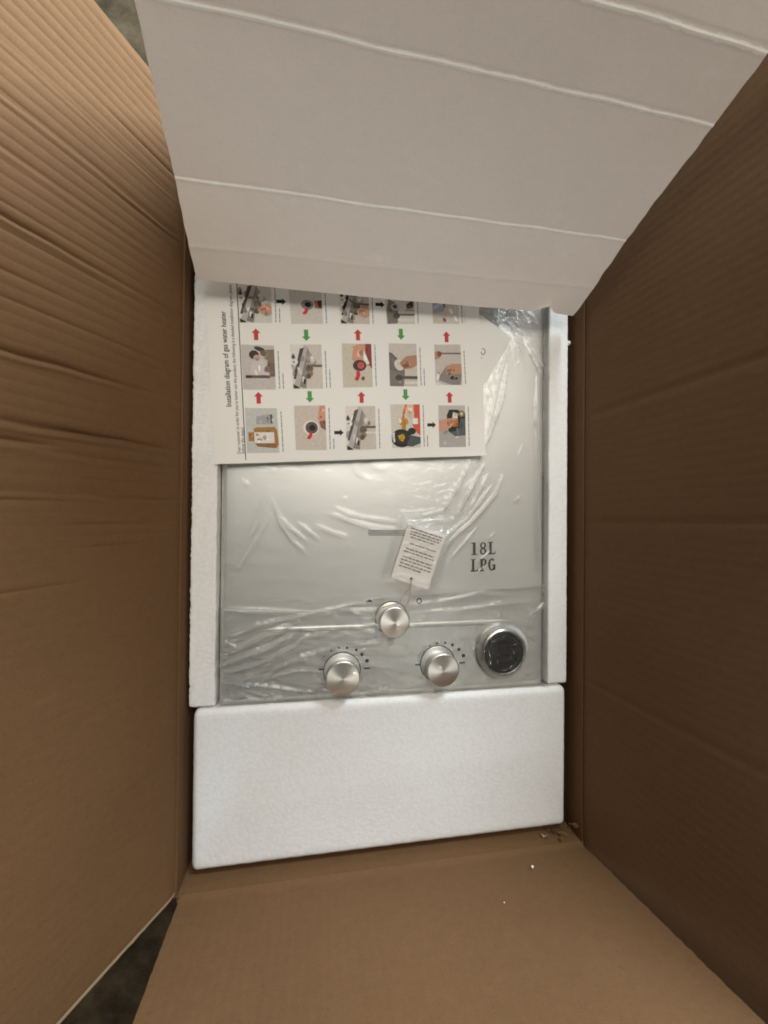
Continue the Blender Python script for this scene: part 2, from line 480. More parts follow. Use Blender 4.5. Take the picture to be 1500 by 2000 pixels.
def mesh_np(name, verts, faces, mats, parent=None, smooth=True, midx=None):
    me = bpy.data.meshes.new(name)
    verts = np.asarray(verts, dtype=np.float32)
    faces = np.asarray(faces, dtype=np.int32)
    me.vertices.add(len(verts))
    me.vertices.foreach_set('co', verts.ravel())
    nf, k = faces.shape
    me.loops.add(nf * k)
    me.loops.foreach_set('vertex_index', faces.ravel())
    me.polygons.add(nf)
    me.polygons.foreach_set('loop_start', np.arange(nf, dtype=np.int32) * k)
    if midx is not None:
        me.polygons.foreach_set('material_index', np.asarray(midx, dtype=np.int32))
    me.polygons.foreach_set('use_smooth', np.full(nf, smooth))
    me.update(calc_edges=True)
    me.validate()
    return link_mesh(name, me, mats, parent)


def slab(name, P, N, thick, mats, parent=None, edge_mat=1, flip=False):
    """closed board from a (nu, nv, 3) surface, with the core on the other side of its normals N"""
    nu, nv = P.shape[:2]
    Q = P - N * thick
    verts = np.concatenate([P.reshape(-1, 3), Q.reshape(-1, 3)])
    o2 = nu * nv
    fa = grid_faces(nu, nv, 0, flip)
    fb = grid_faces(nu, nv, o2, not flip)
    rim = np.concatenate([np.arange(nv), np.arange(1, nu) * nv + nv - 1,
                          (nu - 1) * nv + np.arange(nv - 2, -1, -1), np.arange(nu - 2, 0, -1) * nv])
    m = len(rim)
    verts = np.concatenate([verts, verts[rim], verts[rim + o2]])       # the rim has its own corners, so cut edges stay crisp
    k = np.arange(m)
    kn = np.roll(k, -1)
    b = 2 * o2
    fe = np.stack([b + k, b + kn, b + m + kn, b + m + k], -1)
    if flip:
        fe = fe[:, ::-1]
    fac = np.concatenate([fa, fb, fe])
    mi = np.concatenate([np.zeros(len(fa)), np.zeros(len(fb)), np.full(len(fe), edge_mat)])
    return mesh_np(name, verts, fac, mats, parent, True, mi)


def vnoise(x, y, f, seed):
    """cheap smooth 2-D noise from a few sines"""
    r = np.random.default_rng(seed)
    s = 0
    for _ in range(7):
        a = r.uniform(0, 2 * math.pi)
        k = f * r.uniform(0.5, 1.6)
        s = s + np.sin((x * math.cos(a) + y * math.sin(a)) * k * 2 * math.pi + r.uniform(0, 6.28))
    return s / 7


def rounded_box(name, lo, hi, r, mat, parent=None, seg=3):
    bm = bmesh.new()
    bmesh.ops.create_cube(bm, size=1)
    for v in bm.verts:
        v.co = Vector([lo[i] + (v.co[i] + 0.5) * (hi[i] - lo[i]) for i in range(3)])
    bmesh.ops.bevel(bm, geom=bm.edges[:], offset=r, segments=seg, affect='EDGES', profile=0.5)
    me = bpy.data.meshes.new(name)
    bm.to_mesh(me)
    bm.free()
    return link_mesh(name, me, mat, parent, smooth=False)


def lathe(name, prof, seg, mats, parent, loc, midx=None, smooth=True):
    """prof = [(r, z)...]; r = 0 closes an end"""
    verts, faces, mi, rows = [], [], [], []
    for r, z in prof:
        if r == 0:
            rows.append([len(verts)])
            verts.append((0, 0, z))
        else:
            rows.append(list(range(len(verts), len(verts) + seg)))
            verts += [(r * math.cos(2 * math.pi * i / seg), r * math.sin(2 * math.pi * i / seg), z) for i in range(seg)]
    for k in range(len(rows) - 1):
        a, b = rows[k], rows[k + 1]
        for i in range(seg):
            j = (i + 1) % seg
            if len(a) == 1 and len(b) == 1:
                continue
            if len(a) == 1:
                f = (a[0], b[j], b[i])
            elif len(b) == 1:
                f = (a[i], a[j], b[0])
            else:
                f = (a[i], a[j], b[j], b[i])
            faces.append(f[::-1] if False else f)
            mi.append(midx[k] if midx else 0)
    o = mesh_py(name, verts, faces, mats, parent, loc, smooth, mi)
    return o


# ------------------------------------------------------------------ floor
fl = mesh_py('floor', [(-6, -6, ZB - 0.012), (6, -6, ZB - 0.012), (6, 6, ZB - 0.012), (-6, 6, ZB - 0.012)], [(0, 1, 2, 3)], M['floor'])
fl['kind'] = 'structure'

# ------------------------------------------------------------------ cardboard box
box = thing('cardboard_box', 'large brown corrugated carton with its flaps opened upward', 'box', (0.0735, 0.009, ZB - 0.006))
TH = 0.005
KM = [M['kraft'], M['kraft_edge']]


def wall(p0, p1, nrm):
    """inner face from p0 to p1 (x, y), z from the box floor to the crease"""
    n = 60
    t = np.linspace(0, 1, n)
    z = np.linspace(ZB, ZH, 12)
    P = np.zeros((n, len(z), 3))
    P[..., 0] = (p0[0] + (p1[0] - p0[0]) * t)[:, None]
    P[..., 1] = (p0[1] + (p1[1] - p0[1]) * t)[:, None]
    P[..., 2] = z[None, :]
    N = np.broadcast_to(np.array(nrm, float), P.shape)
    return slab('wall', P, N, TH, KM, box, 0)


wall((X0, Y1), (X0, Y0), (1, 0, 0))
wall((X1, Y0), (X1, Y1), (-1, 0, 0))
wall((X0, Y0), (X1, Y0), (0, 1, 0))
wall((X1, Y1), (X0, Y1), (0, -1, 0))
bp = np.zeros((8, 8, 3))
bp[..., 0] = np.linspace(X0 - TH, X1 + TH, 8)[:, None]
bp[..., 1] = np.linspace(Y0 - TH, Y1 + TH, 8)[None, :]
bp[..., 2] = ZB - 0.0003
slab('base_panel', bp, np.broadcast_to(np.array((0, 0, 1.0)), bp.shape), TH, KM, box)


def groove(t, c, w, d):
    return -d * np.exp(-((t - c) / w) ** 2)


# left flap: leans outwards, flutes and crushed lines run across it
nu, nv = 1100, 44
yy = np.linspace(Y0 + 0.0005, Y1 + 0.012, nu)[:, None]
ss = np.linspace(0, 0.21, nv)[None, :]
lean = math.radians(28.0) + 0.03 * np.sin((yy + 0.35) * 4.0)
ux, uz = -np.sin(lean), np.cos(lean)
nx, nz = np.cos(lean), np.sin(lean)
wob = yy + 0.004 * ss
upper = 0.16 + 0.84 / (1 + np.exp(-(yy - 0.09) / 0.05))
fade = np.clip(ss / 0.012, 0, 1)
patchy = 0.70 + 0.45 * vnoise(yy, ss * 0.5, 11, 5)
ph = np.abs(np.sin(math.pi * wob / 0.0080))
flute = 0.00085 * (ph ** 0.6 - 0.6) * upper * patchy
h = flute
for i, c in enumerate(LEFT_CREASES):
    dep = [0.0007, 0.0014, 0.0007, 0.0017, 0.0026, 0.0028, 0.0013, 0.0016][i]
    wd = [0.0014, 0.0015, 0.0014, 0.0016, 0.0018, 0.0019, 0.0018, 0.0016][i]
    cl = c + [0.0, 0.0, 0.001, 0.0, -0.003, -0.002, 0.001, 0.001][i] * ss / 0.1 + 0.0004 * np.sin(ss * 70 + i * 2) + 0.0003 * np.sin(ss * 170 + i)
    dd = (yy - cl) / wd
    prof = -np.exp(-np.abs(np.where(dd < 0, dd * 1.0, dd * 0.7)) ** 1.3) + 0.45 * np.exp(-((dd + 2.1) / 1.0) ** 2)
    h = h + dep * prof * (0.7 + 0.3 * np.sin(ss * 40 + i))
dd = (yy - (LEFT_CREASES[5] - 0.013)) / 0.0019
h = h + 0.0022 * (-np.exp(-np.abs(dd) ** 1.3) + 0.4 * np.exp(-((dd + 2.1)) ** 2)) * np.clip((ss - 0.095) / 0.02, 0, 1)
for k in range(14):
    c = rng.uniform(-0.12, Y1)
    s0 = rng.uniform(0.0, 0.16)
    L = rng.uniform(0.02, 0.08)
    c = round(c / 0.008) * 0.008
    h = h - rng.uniform(0.0003, 0.0009) * np.exp(-np.abs((wob - c) / rng.uniform(0.0011, 0.0018)) ** 1.4) * np.exp(-((ss - s0) / L) ** 4)
h = h * fade + 0.0016 * vnoise(yy, ss, 5, 11) * fade
h = h - 0.0015 * np.exp(-(ss / 0.004) ** 2)
h = h - 0.0016 * np.exp(-(yy - yy[0]) / 0.0018)
# the far end of the flap curls down
curl = np.clip((yy - (Y1 - 0.001)) / 0.013, 0, 1)
h = h - 0.010 * curl ** 1.5
P = np.zeros((nu, nv, 3))
P[..., 0] = X0 + ux * ss + nx * h
P[..., 1] = yy + 0 * ss
P[..., 2] = ZH + 0.0004 + uz * ss + nz * h
edge_jit = 0.0009 * vnoise(ss[0] * 3, ss[0], 60, 21)
P[0, :, 1] += edge_jit
N = np.zeros_like(P)
N[..., 0] = nx + 0 * ss
N[..., 2] = nz + 0 * ss
lf = slab('flap', P, N, 0.0048, KM, box, flip=True)
mi = np.zeros(len(lf.data.polygons), dtype=np.int32)
lf.data.polygons.foreach_get('material_index', mi)
mi[:(nv - 1) * 7] = 1
mi[(nu - 1 - 10) * (nv - 1):(nu - 1) * (nv - 1)] = 1
lf.data.polygons.foreach_set('material_index', mi)
lf['label'] = 'crushed ribbed flap leaning outward along the left side'

# right flap: nearly upright
nu, nv = 320, 40
yy = np.linspace(Y0 - 0.004, Y1, nu)[:, None]
ss = np.linspace(0, 0.225, nv)[None, :]
lean = math.radians(6.0)
h = 0.00005 * np.sin(2 * math.pi * yy / 0.0080) + 0.0022 * vnoise(yy, ss, 4, 31) * np.clip(ss / 0.03, 0, 1) - 0.0016 * np.exp(-(ss / 0.003) ** 2)
for c, d in ((-0.005, 0.0008), (0.105, 0.0006), (-0.17, 0.0005)):
    h = h + groove(yy, c + 0.02 * ss, 0.003, d) * np.clip(ss / 0.02, 0, 1)
P = np.zeros((nu, nv, 3))
P[..., 0] = X1 + math.sin(lean) * ss - math.cos(lean) * h
P[..., 1] = yy + 0 * ss
P[..., 2] = ZH + 0.0004 + math.cos(lean) * ss + math.sin(lean) * h
N = np.zeros_like(P)
N[..., 0] = -math.cos(lean)
N[..., 2] = math.sin(lean)
rf = slab('flap', P, N, 0.0048, KM, box)
rf['label'] = 'dark upright flap along the right side'

# near end flap: upright at its left corner, pushed in at its right corner
nu, nv = 240, 50
tt = np.linspace(0, 1, nu)[:, None]
ss = np.linspace(0, 0.21, nv)[None, :]
lean = math.radians(0.5) + math.radians(-11.0) * tt ** 1.2
xx = X0 + 0.003 + (X1 - 0.0015 - X0 - 0.003) * tt
h = 0.00009 * np.sin(2 * math.pi * xx / 0.0080) + 0.0014 * vnoise(xx, ss, 5, 41) * np.clip(ss / 0.03, 0, 1)
h = h + 0.0022 * np.exp(-((ss - 0.000) / 0.0022) ** 2)
P = np.zeros((nu, nv, 3))
P[..., 0] = xx + 0.0025 * np.clip(ss / 0.2, 0, 1) * (tt - 0.2)
P[..., 1] = Y0 - np.sin(lean) * ss + np.cos(lean) * h
P[..., 2] = ZH + 0.0004 + np.cos(lean) * ss + np.sin(lean) * h
P[-1, :, 0] += 0.0013 * vnoise(ss[0], ss[0] * 2, 70, 42)
P[0, :, 0] += 0.0006 * vnoise(ss[0], ss[0] * 2, 70, 43)
N = np.zeros_like(P)
N[..., 1] = np.cos(lean) + 0 * ss
N[..., 2] = np.sin(lean) + 0 * ss
nf = slab('flap', P, N, 0.0048, KM, box)
mi = np.zeros(len(nf.data.polygons), dtype=np.int32)
nf.data.polygons.foreach_get('material_index', mi)
nf.data.polygons.foreach_set('material_index', mi)
nf['label'] = 'short end flap standing up below the foam block'

# far end flap: tipped inwards behind the white sheet
nu, nv = 40, 20
tt = np.linspace(0, 1, nu)[:, None]
ss = np.linspace(0, 0.2, nv)[None, :]
lean = math.radians(15.0)
P = np.zeros((nu, nv, 3))
P[..., 0] = X1 - 0.010 - (X1 - X0 - 0.032) * tt + 0 * ss
P[..., 1] = Y1 - math.sin(lean) * ss + 0 * tt
P[..., 2] = ZH + 0.0004 + math.cos(lean) * ss + 0 * tt
N = np.zeros_like(P)
N[..., 1] = -math.cos(lean)
N[..., 2] = -math.sin(lean)
slab('flap', P, N, 0.0048, KM, box)

# torn liner paper in the lower right corner
for i, (x, y, z, s, a) in enumerate(((0.236, -0.3385, 0.012, 0.0050, 0.3), (0.246, -0.337, 0.008, 0.0058, 1.2), (0.256, -0.3385, 0.012, 0.0062, 2.0),
                                     (0.263, -0.334, 0.010, 0.0042, 0.7), (0.2675, -0.329, 0.014, 0.0050, 1.5), (0.251, -0.3395, 0.017, 0.0036, 2.8))):
    n = 9
    vs = []
    for q in range(n):
        r = s * random.uniform(0.45, 1.0)
        b = 2 * math.pi * q / n
        vs.append((x + r * math.cos(b), y + r * 0.45 * math.sin(b) + 0.002 * math.sin(b * 2), z + r * 0.8 * math.sin(b + a)))
    vs.append((x, y + 0.001, z + 0.001))
    base = [(v[0] + 0.0003, v[1] - 0.0005, v[2] - 0.0005) for v in vs]
    fs = [(q, (q + 1) % n, n) for q in range(n)] + [(n + 1 + (q + 1) % n, n + 1 + q, 2 * n + 1) for q in range(n)]
    fs += [(q, n + 1 + q, n + 1 + (q + 1) % n, (q + 1) % n) for q in range(n)]
    mesh_py('torn_paper', vs + base, fs, M['kraft_edge'] if i == 0 else M['kraft'], box)

# ------------------------------------------------------------------ foam packing
def foam_piece(name, lo, hi, r, mat, label, step=0.004, amp=0.0004, freq=70):
    """rounded block with an uneven surface"""
    bm = bmesh.new()
    bmesh.ops.create_cube(bm, size=1)
    for v in bm.verts:
        v.co = Vector([lo[i] + (v.co[i] + 0.5) * (hi[i] - lo[i]) for i in range(3)])
    bmesh.ops.bevel(bm, geom=bm.edges[:], offset=r, segments=4, affect='EDGES', profile=0.5)
    for ax in range(3):
        L = hi[ax] - lo[ax]
        k = int(L / step)
        if ax == 2:
            k = min(k, 10)
        for q in range(1, k):
            pos = lo[ax] + L * q / k
            no = Vector((0, 0, 0))
            no[ax] = 1
            co = Vector((0, 0, 0))
            co[ax] = pos
            bmesh.ops.bisect_plane(bm, geom=bm.verts[:] + bm.edges[:] + bm.faces[:], plane_co=co, plane_no=no)
    bm.normal_update()
    co = np.array([v.co for v in bm.verts])
    d = amp * vnoise(co[:, 0], co[:, 1] + co[:, 2] * 1.7, freq, 51) + amp * 0.7 * vnoise(co[:, 0] + co[:, 2], co[:, 1], freq * 2.3, 52)
    for v, k in zip(bm.verts, d):
        v.co += v.normal * float(k)
    me = bpy.data.meshes.new(name)
    bm.to_mesh(me)
    bm.free()
    o = link_mesh(name, me, mat, None, smooth=True)
    props(o, label, 'foam packing')
    o['group'] = 'white foam packing round the heater'
    return o


HX0, HX1 = -0.0972, 0.2405      # heater face
HY0, HY1 = -0.186, 0.315
foam_piece('foam_end_block', (-0.1185, -0.3352, ZB), (0.2640, -0.1845, 0.0075), 0.0065, M['foam'],
           'wide white foam block with rounded corners at the lower end of the heater', 0.005, 0.00022, 60)
foam_piece('foam_side_strip', (-0.1222, -0.1815, -0.12), (-0.0992, 0.34, 0.0060), 0.0016, M['foam_rough'],
           'narrow rough white foam strip along the left edge of the heater', 0.0024, 0.0009, 130)
foam_piece('foam_side_strip', (0.2425, -0.1815, -0.12), (0.2655, 0.34, 0.0058), 0.0025, M['foam'],
           'narrow white foam strip along the right edge, partly under the film', 0.0035, 0.0003, 90)


def crumb(loc, s, label):
    bm = bmesh.new()
    bmesh.ops.create_icosphere(bm, subdivisions=2, radius=s)
    for v in bm.verts:
        v.co *= 1 + random.uniform(-0.28, 0.2)
        v.co.z *= 0.8
    me = bpy.data.meshes.new('foam_crumb')
    bm.to_mesh(me)
    bm.free()
    o = link_mesh('foam_crumb', me, M['crumb'], None, loc, True)
    props(o, label, 'foam crumb', 'loose foam crumbs')


crumb((0.2005, -0.3335, 0.049), 0.0013, 'tiny bright white foam crumb stuck on the lower end flap')
crumb((0.158, -0.3330, 0.0775), 0.0006, 'faint speck of foam on the lower end flap, left of the bright crumb')
crumb((0.2660, 0.192, 0.0045), 0.0024, 'small white foam crumb on the outer edge of the right foam strip')

# ------------------------------------------------------------------ water heater
heater = thing('water_heater', 'brushed silver gas water heater lying face up under clear film', 'water heater', (0.0717, 0.06, -0.17))
# body shell below the front panel
rounded_box('body_shell', (HX0 + 0.004, HY0 + 0.003, -0.17), (HX1 - 0.004, HY1, -0.0085), 0.004, M['shell'], heater)
# front panel with rolled long edges
prof = []
for q in range(9):
    a = math.pi - q * (math.pi / 2) / 8
    prof.append((HX0 + 0.0062 + 0.0062 * math.cos(a), -0.0042 + 0.0042 * math.sin(a)))
inner = [(HX0 + 0.0062 + (HX1 - HX0 - 0.0124) * k / 40, 0.0) for k in range(1, 40)]
right = [(HX0 + HX1 - x, z) for x, z in prof[::-1]]
prof = [(HX0, -0.0082)] + prof + inner + right + [(HX1, -0.0082)]
ys = np.linspace(HY0, HY1, 60)
P = np.zeros((len(prof), len(ys), 3))
P[..., 0] = np.array([p[0] for p in prof])[:, None]
P[..., 2] = np.array([p[1] for p in prof])[:, None]
P[..., 1] = ys[None, :]
lo = P.copy()
lo[..., 2] = -0.0083
verts = np.concatenate([P.reshape(-1, 3), lo.reshape(-1, 3)])
nf_, nv_ = P.shape[:2]
fa = grid_faces(nf_, nv_)
fe = np.stack([np.arange(nf_ - 1) * nv_, np.arange(nf_ - 1) * nv_ + nf_ * nv_, np.arange(1, nf_) * nv_ + nf_ * nv_, np.arange(1, nf_) * nv_], -1)
mesh_np('front_panel', verts, np.concatenate([fa, fe]), M['panel'], heater)
# pressed bead across the panel
bv, bf = [], []
xa, xb = -0.0600, 0.2045
secs = 48
for i in range(secs + 1):
    x = xa + (xb - xa) * i / secs
    k = min(1, min(i, secs - i) / 3 + 0.05)
    for q in range(9):
        a = math.pi * q / 8
        bv.append((x, -0.1135 + 0.0030 * k * math.cos(a), 0.00005 + 0.0016 * k * math.sin(a)))
for i in range(secs):
    for q in range(8):
        b = i * 9 + q
        bf.append((b, b + 1, b + 10, b + 9))
mesh_py('pressed_bead', bv, bf, M['panel'], heater, None, True)


def disc_verts(cx, cy, z, r, n=18, sx=1, sy=1):
    return [(cx + r * sx * math.cos(2 * math.pi * i / n), cy + r * sy * math.sin(2 * math.pi * i / n), z) for i in range(n)]


# vent grille: small punched holes with a rim, in four rows
bm = bmesh.new()
sx0, sy0 = SLOT[0]
rows, cols = 4, 28
x_a, x_b = sx0, 0.0717 * 2 - sx0
for j in range(rows):
    for i in range(cols):
        cx = x_a + (x_b - x_a) * (i + 0.5 * (j % 2)) / cols
        cy = sy0 - 0.0016 * j
        vs = [bm.verts.new(v) for v in disc_verts(cx, cy, 0.00015, 0.00060, 8)]
        lo_ = [bm.verts.new((v.co.x, v.co.y, -0.0006)) for v in vs]
        bm.faces.new(vs)
me = bpy.data.meshes.new('vent_holes')
bm.to_mesh(me)
bm.free()
vh = link_mesh('vent_holes', me, M['hole'], heater)
vh['kind'] = 'stuff'


def knob(cx, cy, r, top, name='knob'):
    k = lathe(name, [(r * 0.74, 0.0016), (r * 0.73, top - 0.0080), (r * 0.80, top - 0.0070), (r * 0.97, top - 0.0062), (r * 1.0, top - 0.0054),
                   (r * 1.0, top - 0.0012), (r * 0.985, top - 0.0005), (r * 0.955, top - 0.0001), (r * 0.93, top)],
              64, M['chrome'], heater, (cx, cy, 0))
    n = 7
    dome = [(r * 0.93, top)]
    for q in range(1, n):
        f = 1 - q / n
        dome.append((r * 0.93 * f, top + 0.0011 * (1 - f * f)))
    dome.append((0, top + 0.0011))
    lathe('cap', dome, 64, M['turned'], k, (cx, cy, 0))
    lathe('skirt', [(r * 1.08, 0.0002), (r * 1.08, 0.0006), (r * 1.05, 0.0009), (r * 0.90, 0.0010), (r * 0.74, 0.0018)], 64,
          M['panel'], k, (cx, cy, 0))
    lathe('seal_ring', [(r * 1.13, 0.0001), (r * 1.13, 0.0004), (r * 1.075, 0.0004)], 64, M['grey_ring'], k, (cx, cy, 0))
    return k


KR = (0.0153, 0.0167, 0.0167)
KT = (0.018, 0.020, 0.020)
for (kx, ky), r, t in zip(KNOBS, KR, KT):
    knob(kx, ky, r, t)


def flat_print(name, polys, z, mat, parent):
    verts, faces = [], []
    for p in polys:
        b = len(verts)
        verts += [(x, y, z) for x, y in p]
        faces.append(tuple(range(b, b + len(p))))
    return mesh_py(name, verts, faces, mat, parent)


def circ(cx, cy, r, n=16):
    return [(cx + r * math.cos(2 * math.pi * i / n), cy + r * math.sin(2 * math.pi * i / n)) for i in range(n)]


for pts in (DOTS_L, DOTS_R):
    flat_print('dial_dots', [circ(x, y, 0.0007 + 0.00021 * i) for i, (x, y) in enumerate(pts)], 0.0003, M['mark'], heater)
for x, y in DASHES:
    flat_print('dial_dash', [[(x - 0.0032, y - 0.0007), (x + 0.0032, y - 0.0007), (x + 0.0032, y + 0.0007), (x - 0.0032, y + 0.0007)]],
               0.0003, M['mark'], heater)
lathe('ring_symbol', [(0.0031, 0.0003), (0.0018, 0.0003)], 28, M['mark'], heater, (RING_ICON[0], RING_ICON[1], 0))
fx, fy = FLAME_ICON
flat_print('flame_symbol', [[(fx - 0.0032, fy - 0.0012), (fx + 0.0032, fy - 0.0012), (fx + 0.0024, fy + 0.0003), (fx + 0.0010, fy + 0.0006),
                             (fx, fy + 0.0021), (fx - 0.0009, fy + 0.0006), (fx - 0.0022, fy + 0.0004)]], 0.0003, M['mark'], heater)

# round temperature display
gx, gy = GAUGE
td = lathe('temperature_display', [(0.0272, 0.0001), (0.0266, 0.0030), (0.0247, 0.0066), (0.0232, 0.0078), (0.0222, 0.0079), (0.0218, 0.0070)],
           72, M['chrome'], heater, (gx, gy, 0))
lathe('dark_rim', [(0.0221, 0.0072), (0.0212, 0.0085), (0.0192, 0.0090), (0.0180, 0.0084)], 72, M['black'], td, (gx, gy, 0))
lathe('inner_ring', [(0.0182, 0.0083), (0.0180, 0.0089), (0.0173, 0.0088), (0.0171, 0.0081)], 72, M['grey_ring'], td, (gx, gy, 0))
lathe('glass', [(0.0180, 0.0080), (0.011, 0.0086), (0.005, 0.0089), (0, 0.0090)], 60, M['black_gloss'], td, (gx, gy, 0))

# capacity lettering, slab-serif capitals: 18L over LPG
def quad(x0, y0, x1, y1):
    return [(x0, y0), (x1, y0), (x1, y1), (x0, y1)]


def ring_arc(cx, cy, rx, ry, wx, wy, a0, a1, n=16):
    o_, i_ = [], []
    for k in range(n + 1):
        a = math.radians(a0 + (a1 - a0) * k / n)
        o_.append((cx + rx * math.cos(a), cy + ry * math.sin(a)))
        i_.append((cx + (rx - wx) * math.cos(a), cy + (ry - wy) * math.sin(a)))
    return [[o_[k], o_[k + 1], i_[k + 1], i_[k]] for k in range(n)]


def glyph(ch):
    if ch == '1':
        return [quad(.32, .08, .66, .92), quad(.12, 0, .86, .08), quad(.10, .92, .66, 1)]
    if ch == '8':
        return ring_arc(.5, .74, .38, .26, .20, .09, 0, 360, 24) + ring_arc(.5, .27, .42, .27, .22, .09, 0, 360, 24)
    if ch == 'L':
        return [quad(.20, .10, .50, .93), quad(.04, .93, .66, 1), quad(.04, 0, .98, .10), [(.86, .10), (.98, .10), (.98, .34)]]
    if ch == 'P':
        return [quad(.18, .07, .48, .93), quad(.04, 0, .62, .07), quad(.04, .93, .55, 1)] + ring_arc(.54, .72, .42, .28, .24, .09, -90, 90, 14)
    if ch == 'G':
        return ring_arc(.52, .5, .48, .5, .27, .11, 42, 335, 26) + [quad(.70, .06, .97, .42), quad(.56, .42, 1.0, .50)]


tl, tr_, bl, br = (Vector(p) for p in LETTERS)
letters = []
for row, word in enumerate(('18L', 'LPG')):
    for i, ch in enumerate(word):
        for p in glyph(ch):
            q = []
            for a, b in p:
                u = (i * 1.12 + a) / 3.24
                v = (0.0 if row == 0 else 0.57) + (1 - b) * 0.43
                pt = tl + (tr_ - tl) * u * 1.02 + (bl - tl) * v
                q.append((pt.x, pt.y))
            letters.append(q)
lt = flat_print('capacity_lettering', letters, 0.0003, M['letter'], heater)
lt['label'] = 'dark printed lettering 18L LPG'

# ------------------------------------------------------------------ clear plastic film
GX = np.arange(HX0 - 0.0005, 0.2432, 0.00080)
GY = np.arange(-0.1838, 0.25, 0.00080)
XX, YY = np.meshgrid(GX, GY, indexing='ij')


def seg_dist(px, py, a, b):
    ax, ay = a
    bx, by = b
    dx, dy = bx - ax, by - ay
    L = dx * dx + dy * dy + 1e-12
    t = np.clip(((px - ax) * dx + (py - ay) * dy) / L, 0, 1)
    return np.hypot(px - ax - t * dx, py - ay - t * dy), t


def film_height(X, Y):
    H = 0.0026 + 0.0007 * vnoise(X, Y, 9, 61) + 0.00035 * vnoise(X, Y * 1.4, 30, 62)
    for (kx, ky), r, t in zip(KNOBS, KR, KT):
        d = np.hypot(X - kx, Y - ky)
        e = np.clip(d - r * 1.03, 0, None)
        tent = 0.0030 * np.exp(-(e / 0.010) ** 1.2)
        H = np.maximum(H, tent)
    d = np.hypot(X - gx, Y - gy)
    H = np.maximum(H, 0.0100 * np.exp(-(np.clip(d - 0.0235, 0, None) / 0.0045) ** 1.5))
    # tag lifts it
    tc = np.mean(np.array(TAG), axis=0)
    e1 = np.array(TAG[1]) - np.array(TAG[0])
    e1 = e1 / np.linalg.norm(e1)
    e2 = np.array(TAG[3]) - np.array(TAG[0])
    l2 = np.linalg.norm(e2)
    e2 = e2 / l2
    l1 = np.linalg.norm(np.array(TAG[1]) - np.array(TAG[0]))
    a = np.abs((X - tc[0]) * e1[0] + (Y - tc[1]) * e1[1]) - l1 / 2
    b = np.abs((X - tc[0]) * e2[0] + (Y - tc[1]) * e2[1]) - l2 / 2
    d = np.maximum(np.maximum(a, b), 0)
    H = np.maximum(H, 0.0066 * np.exp(-(d / 0.012) ** 1.2))
    # over the right foam strip
    H = np.maximum(H, 0.0072 / (1 + np.exp(-(X - 0.2395) / 0.0018)))
    R = np.zeros_like(H)
    for pts, w, hh in FILM_RIDGES:
        pts = [np.array(p) for p in pts]
        best = np.full(H.shape, 1.0)
        arc = np.zeros(H.shape)
        n = len(pts) - 1
        for i in range(n):
            dd, t = seg_dist(X, Y, pts[i], pts[i + 1])
            sel = dd < best
            arc = np.where(sel, (i + t) / n, arc)
            best = np.minimum(best, dd)
        taper = np.sin(np.clip(arc * 0.94 + 0.03, 0, 1) * math.pi) ** 0.5
        ww = w * 0.85e-3 * (0.55 + 0.45 * taper) * (1 + 0.3 * np.sin(arc * 9 + w * 7))
        R = np.maximum(R, 1.35e-3 * hh * taper * (0.65 * np.exp(-(best / (0.75 * ww)) ** 1.2) + 0.35 * np.exp(-(best / (2.4 * ww)) ** 2)))
    H = H + R
    # fine crinkling, strongest over the control area and towards the right
    cr = (1 - np.abs(vnoise(X * 1.0, Y * 2.2, 38, 63))) ** 6 * 0.0007 + (1 - np.abs(vnoise(X * 1.3 + Y, Y, 48, 64))) ** 6 * 0.0003
    low = 1 / (1 + np.exp((Y + 0.10) / 0.012))
    dg = np.exp(-((X - 0.13 - 0.45 * (Y - 0.03)) / 0.035) ** 2)
    return H + cr * (0.10 + 0.8 * low + 0.6 * dg)


film_root = thing('plastic_film', 'clear crinkled plastic film spread over the heater face', 'plastic film', (0.08, 0.06, 0.002))
HH = film_height(XX, YY)
# clear of the paper resting on it
HH = np.where((YY > 0.048) & (XX < 0.170), np.minimum(HH, 0.0064), HH)
inside = np.ones(XX.shape, bool)
for (ax, ay), (bx, by) in zip(CARD, CARD[1:] + CARD[:1]):
    inside &= (bx - ax) * (YY - ay) - (by - ay) * (XX - ax) < 0.0002 * math.hypot(bx - ax, by - ay)
HH = np.where(inside, np.minimum(HH, 0.0062), HH)
# tucked down the heater's left edge and below the lower end
HH = HH - 0.014 * np.clip((HX0 + 0.0035 - XX) / 0.004, 0, 1) ** 2
V = np.stack([XX, YY, HH], -1).reshape(-1, 3)


def without_knobs(V, F, grow):
    c = V[F].mean(axis=1)
    keep = np.ones(len(F), bool)
    for (kx, ky), r in zip(KNOBS, KR):
        keep &= np.hypot(c[:, 0] - kx, c[:, 1] - ky) > r + grow
    return F[keep]


mesh_np('film_sheet', V, without_knobs(V, grid_faces(*XX.shape), 0.0014), M['film'], film_root)
# second, folded-over layer across the control area
fe = np.array(FOLD_EDGE)
FX = np.arange(HX0 + 0.0005, 0.2395, 0.0010)
top = np.interp(FX, fe[:, 0], fe[:, 1])
ntt = 90
tt = np.linspace(0, 1, ntt)
X2 = np.repeat(FX[:, None], ntt, 1)
Y2 = top[:, None] + (-0.1828 - top[:, None]) * tt[None, :]
H2 = film_height(X2, Y2 - 0.0016) + 0.0010 + 0.0009 * np.abs(vnoise(X2, Y2 * 1.8, 26, 71)) + 0.0012 * np.exp(-(tt[None, :] / 0.018) ** 2)
V = np.stack([X2, Y2, H2], -1).reshape(-1, 3)
mesh_np('folded_layer', V, without_knobs(V, grid_faces(len(FX), ntt, 0, True), 0.0022), M['film_fold'], film_root)

# ------------------------------------------------------------------ hang tag on a string
tagc = np.mean(np.array(TAG), axis=0)
tag = thing('hang_tag', 'small white printed tag tied to the top knob with string', 'tag', (tagc[0], tagc[1], 0.006))


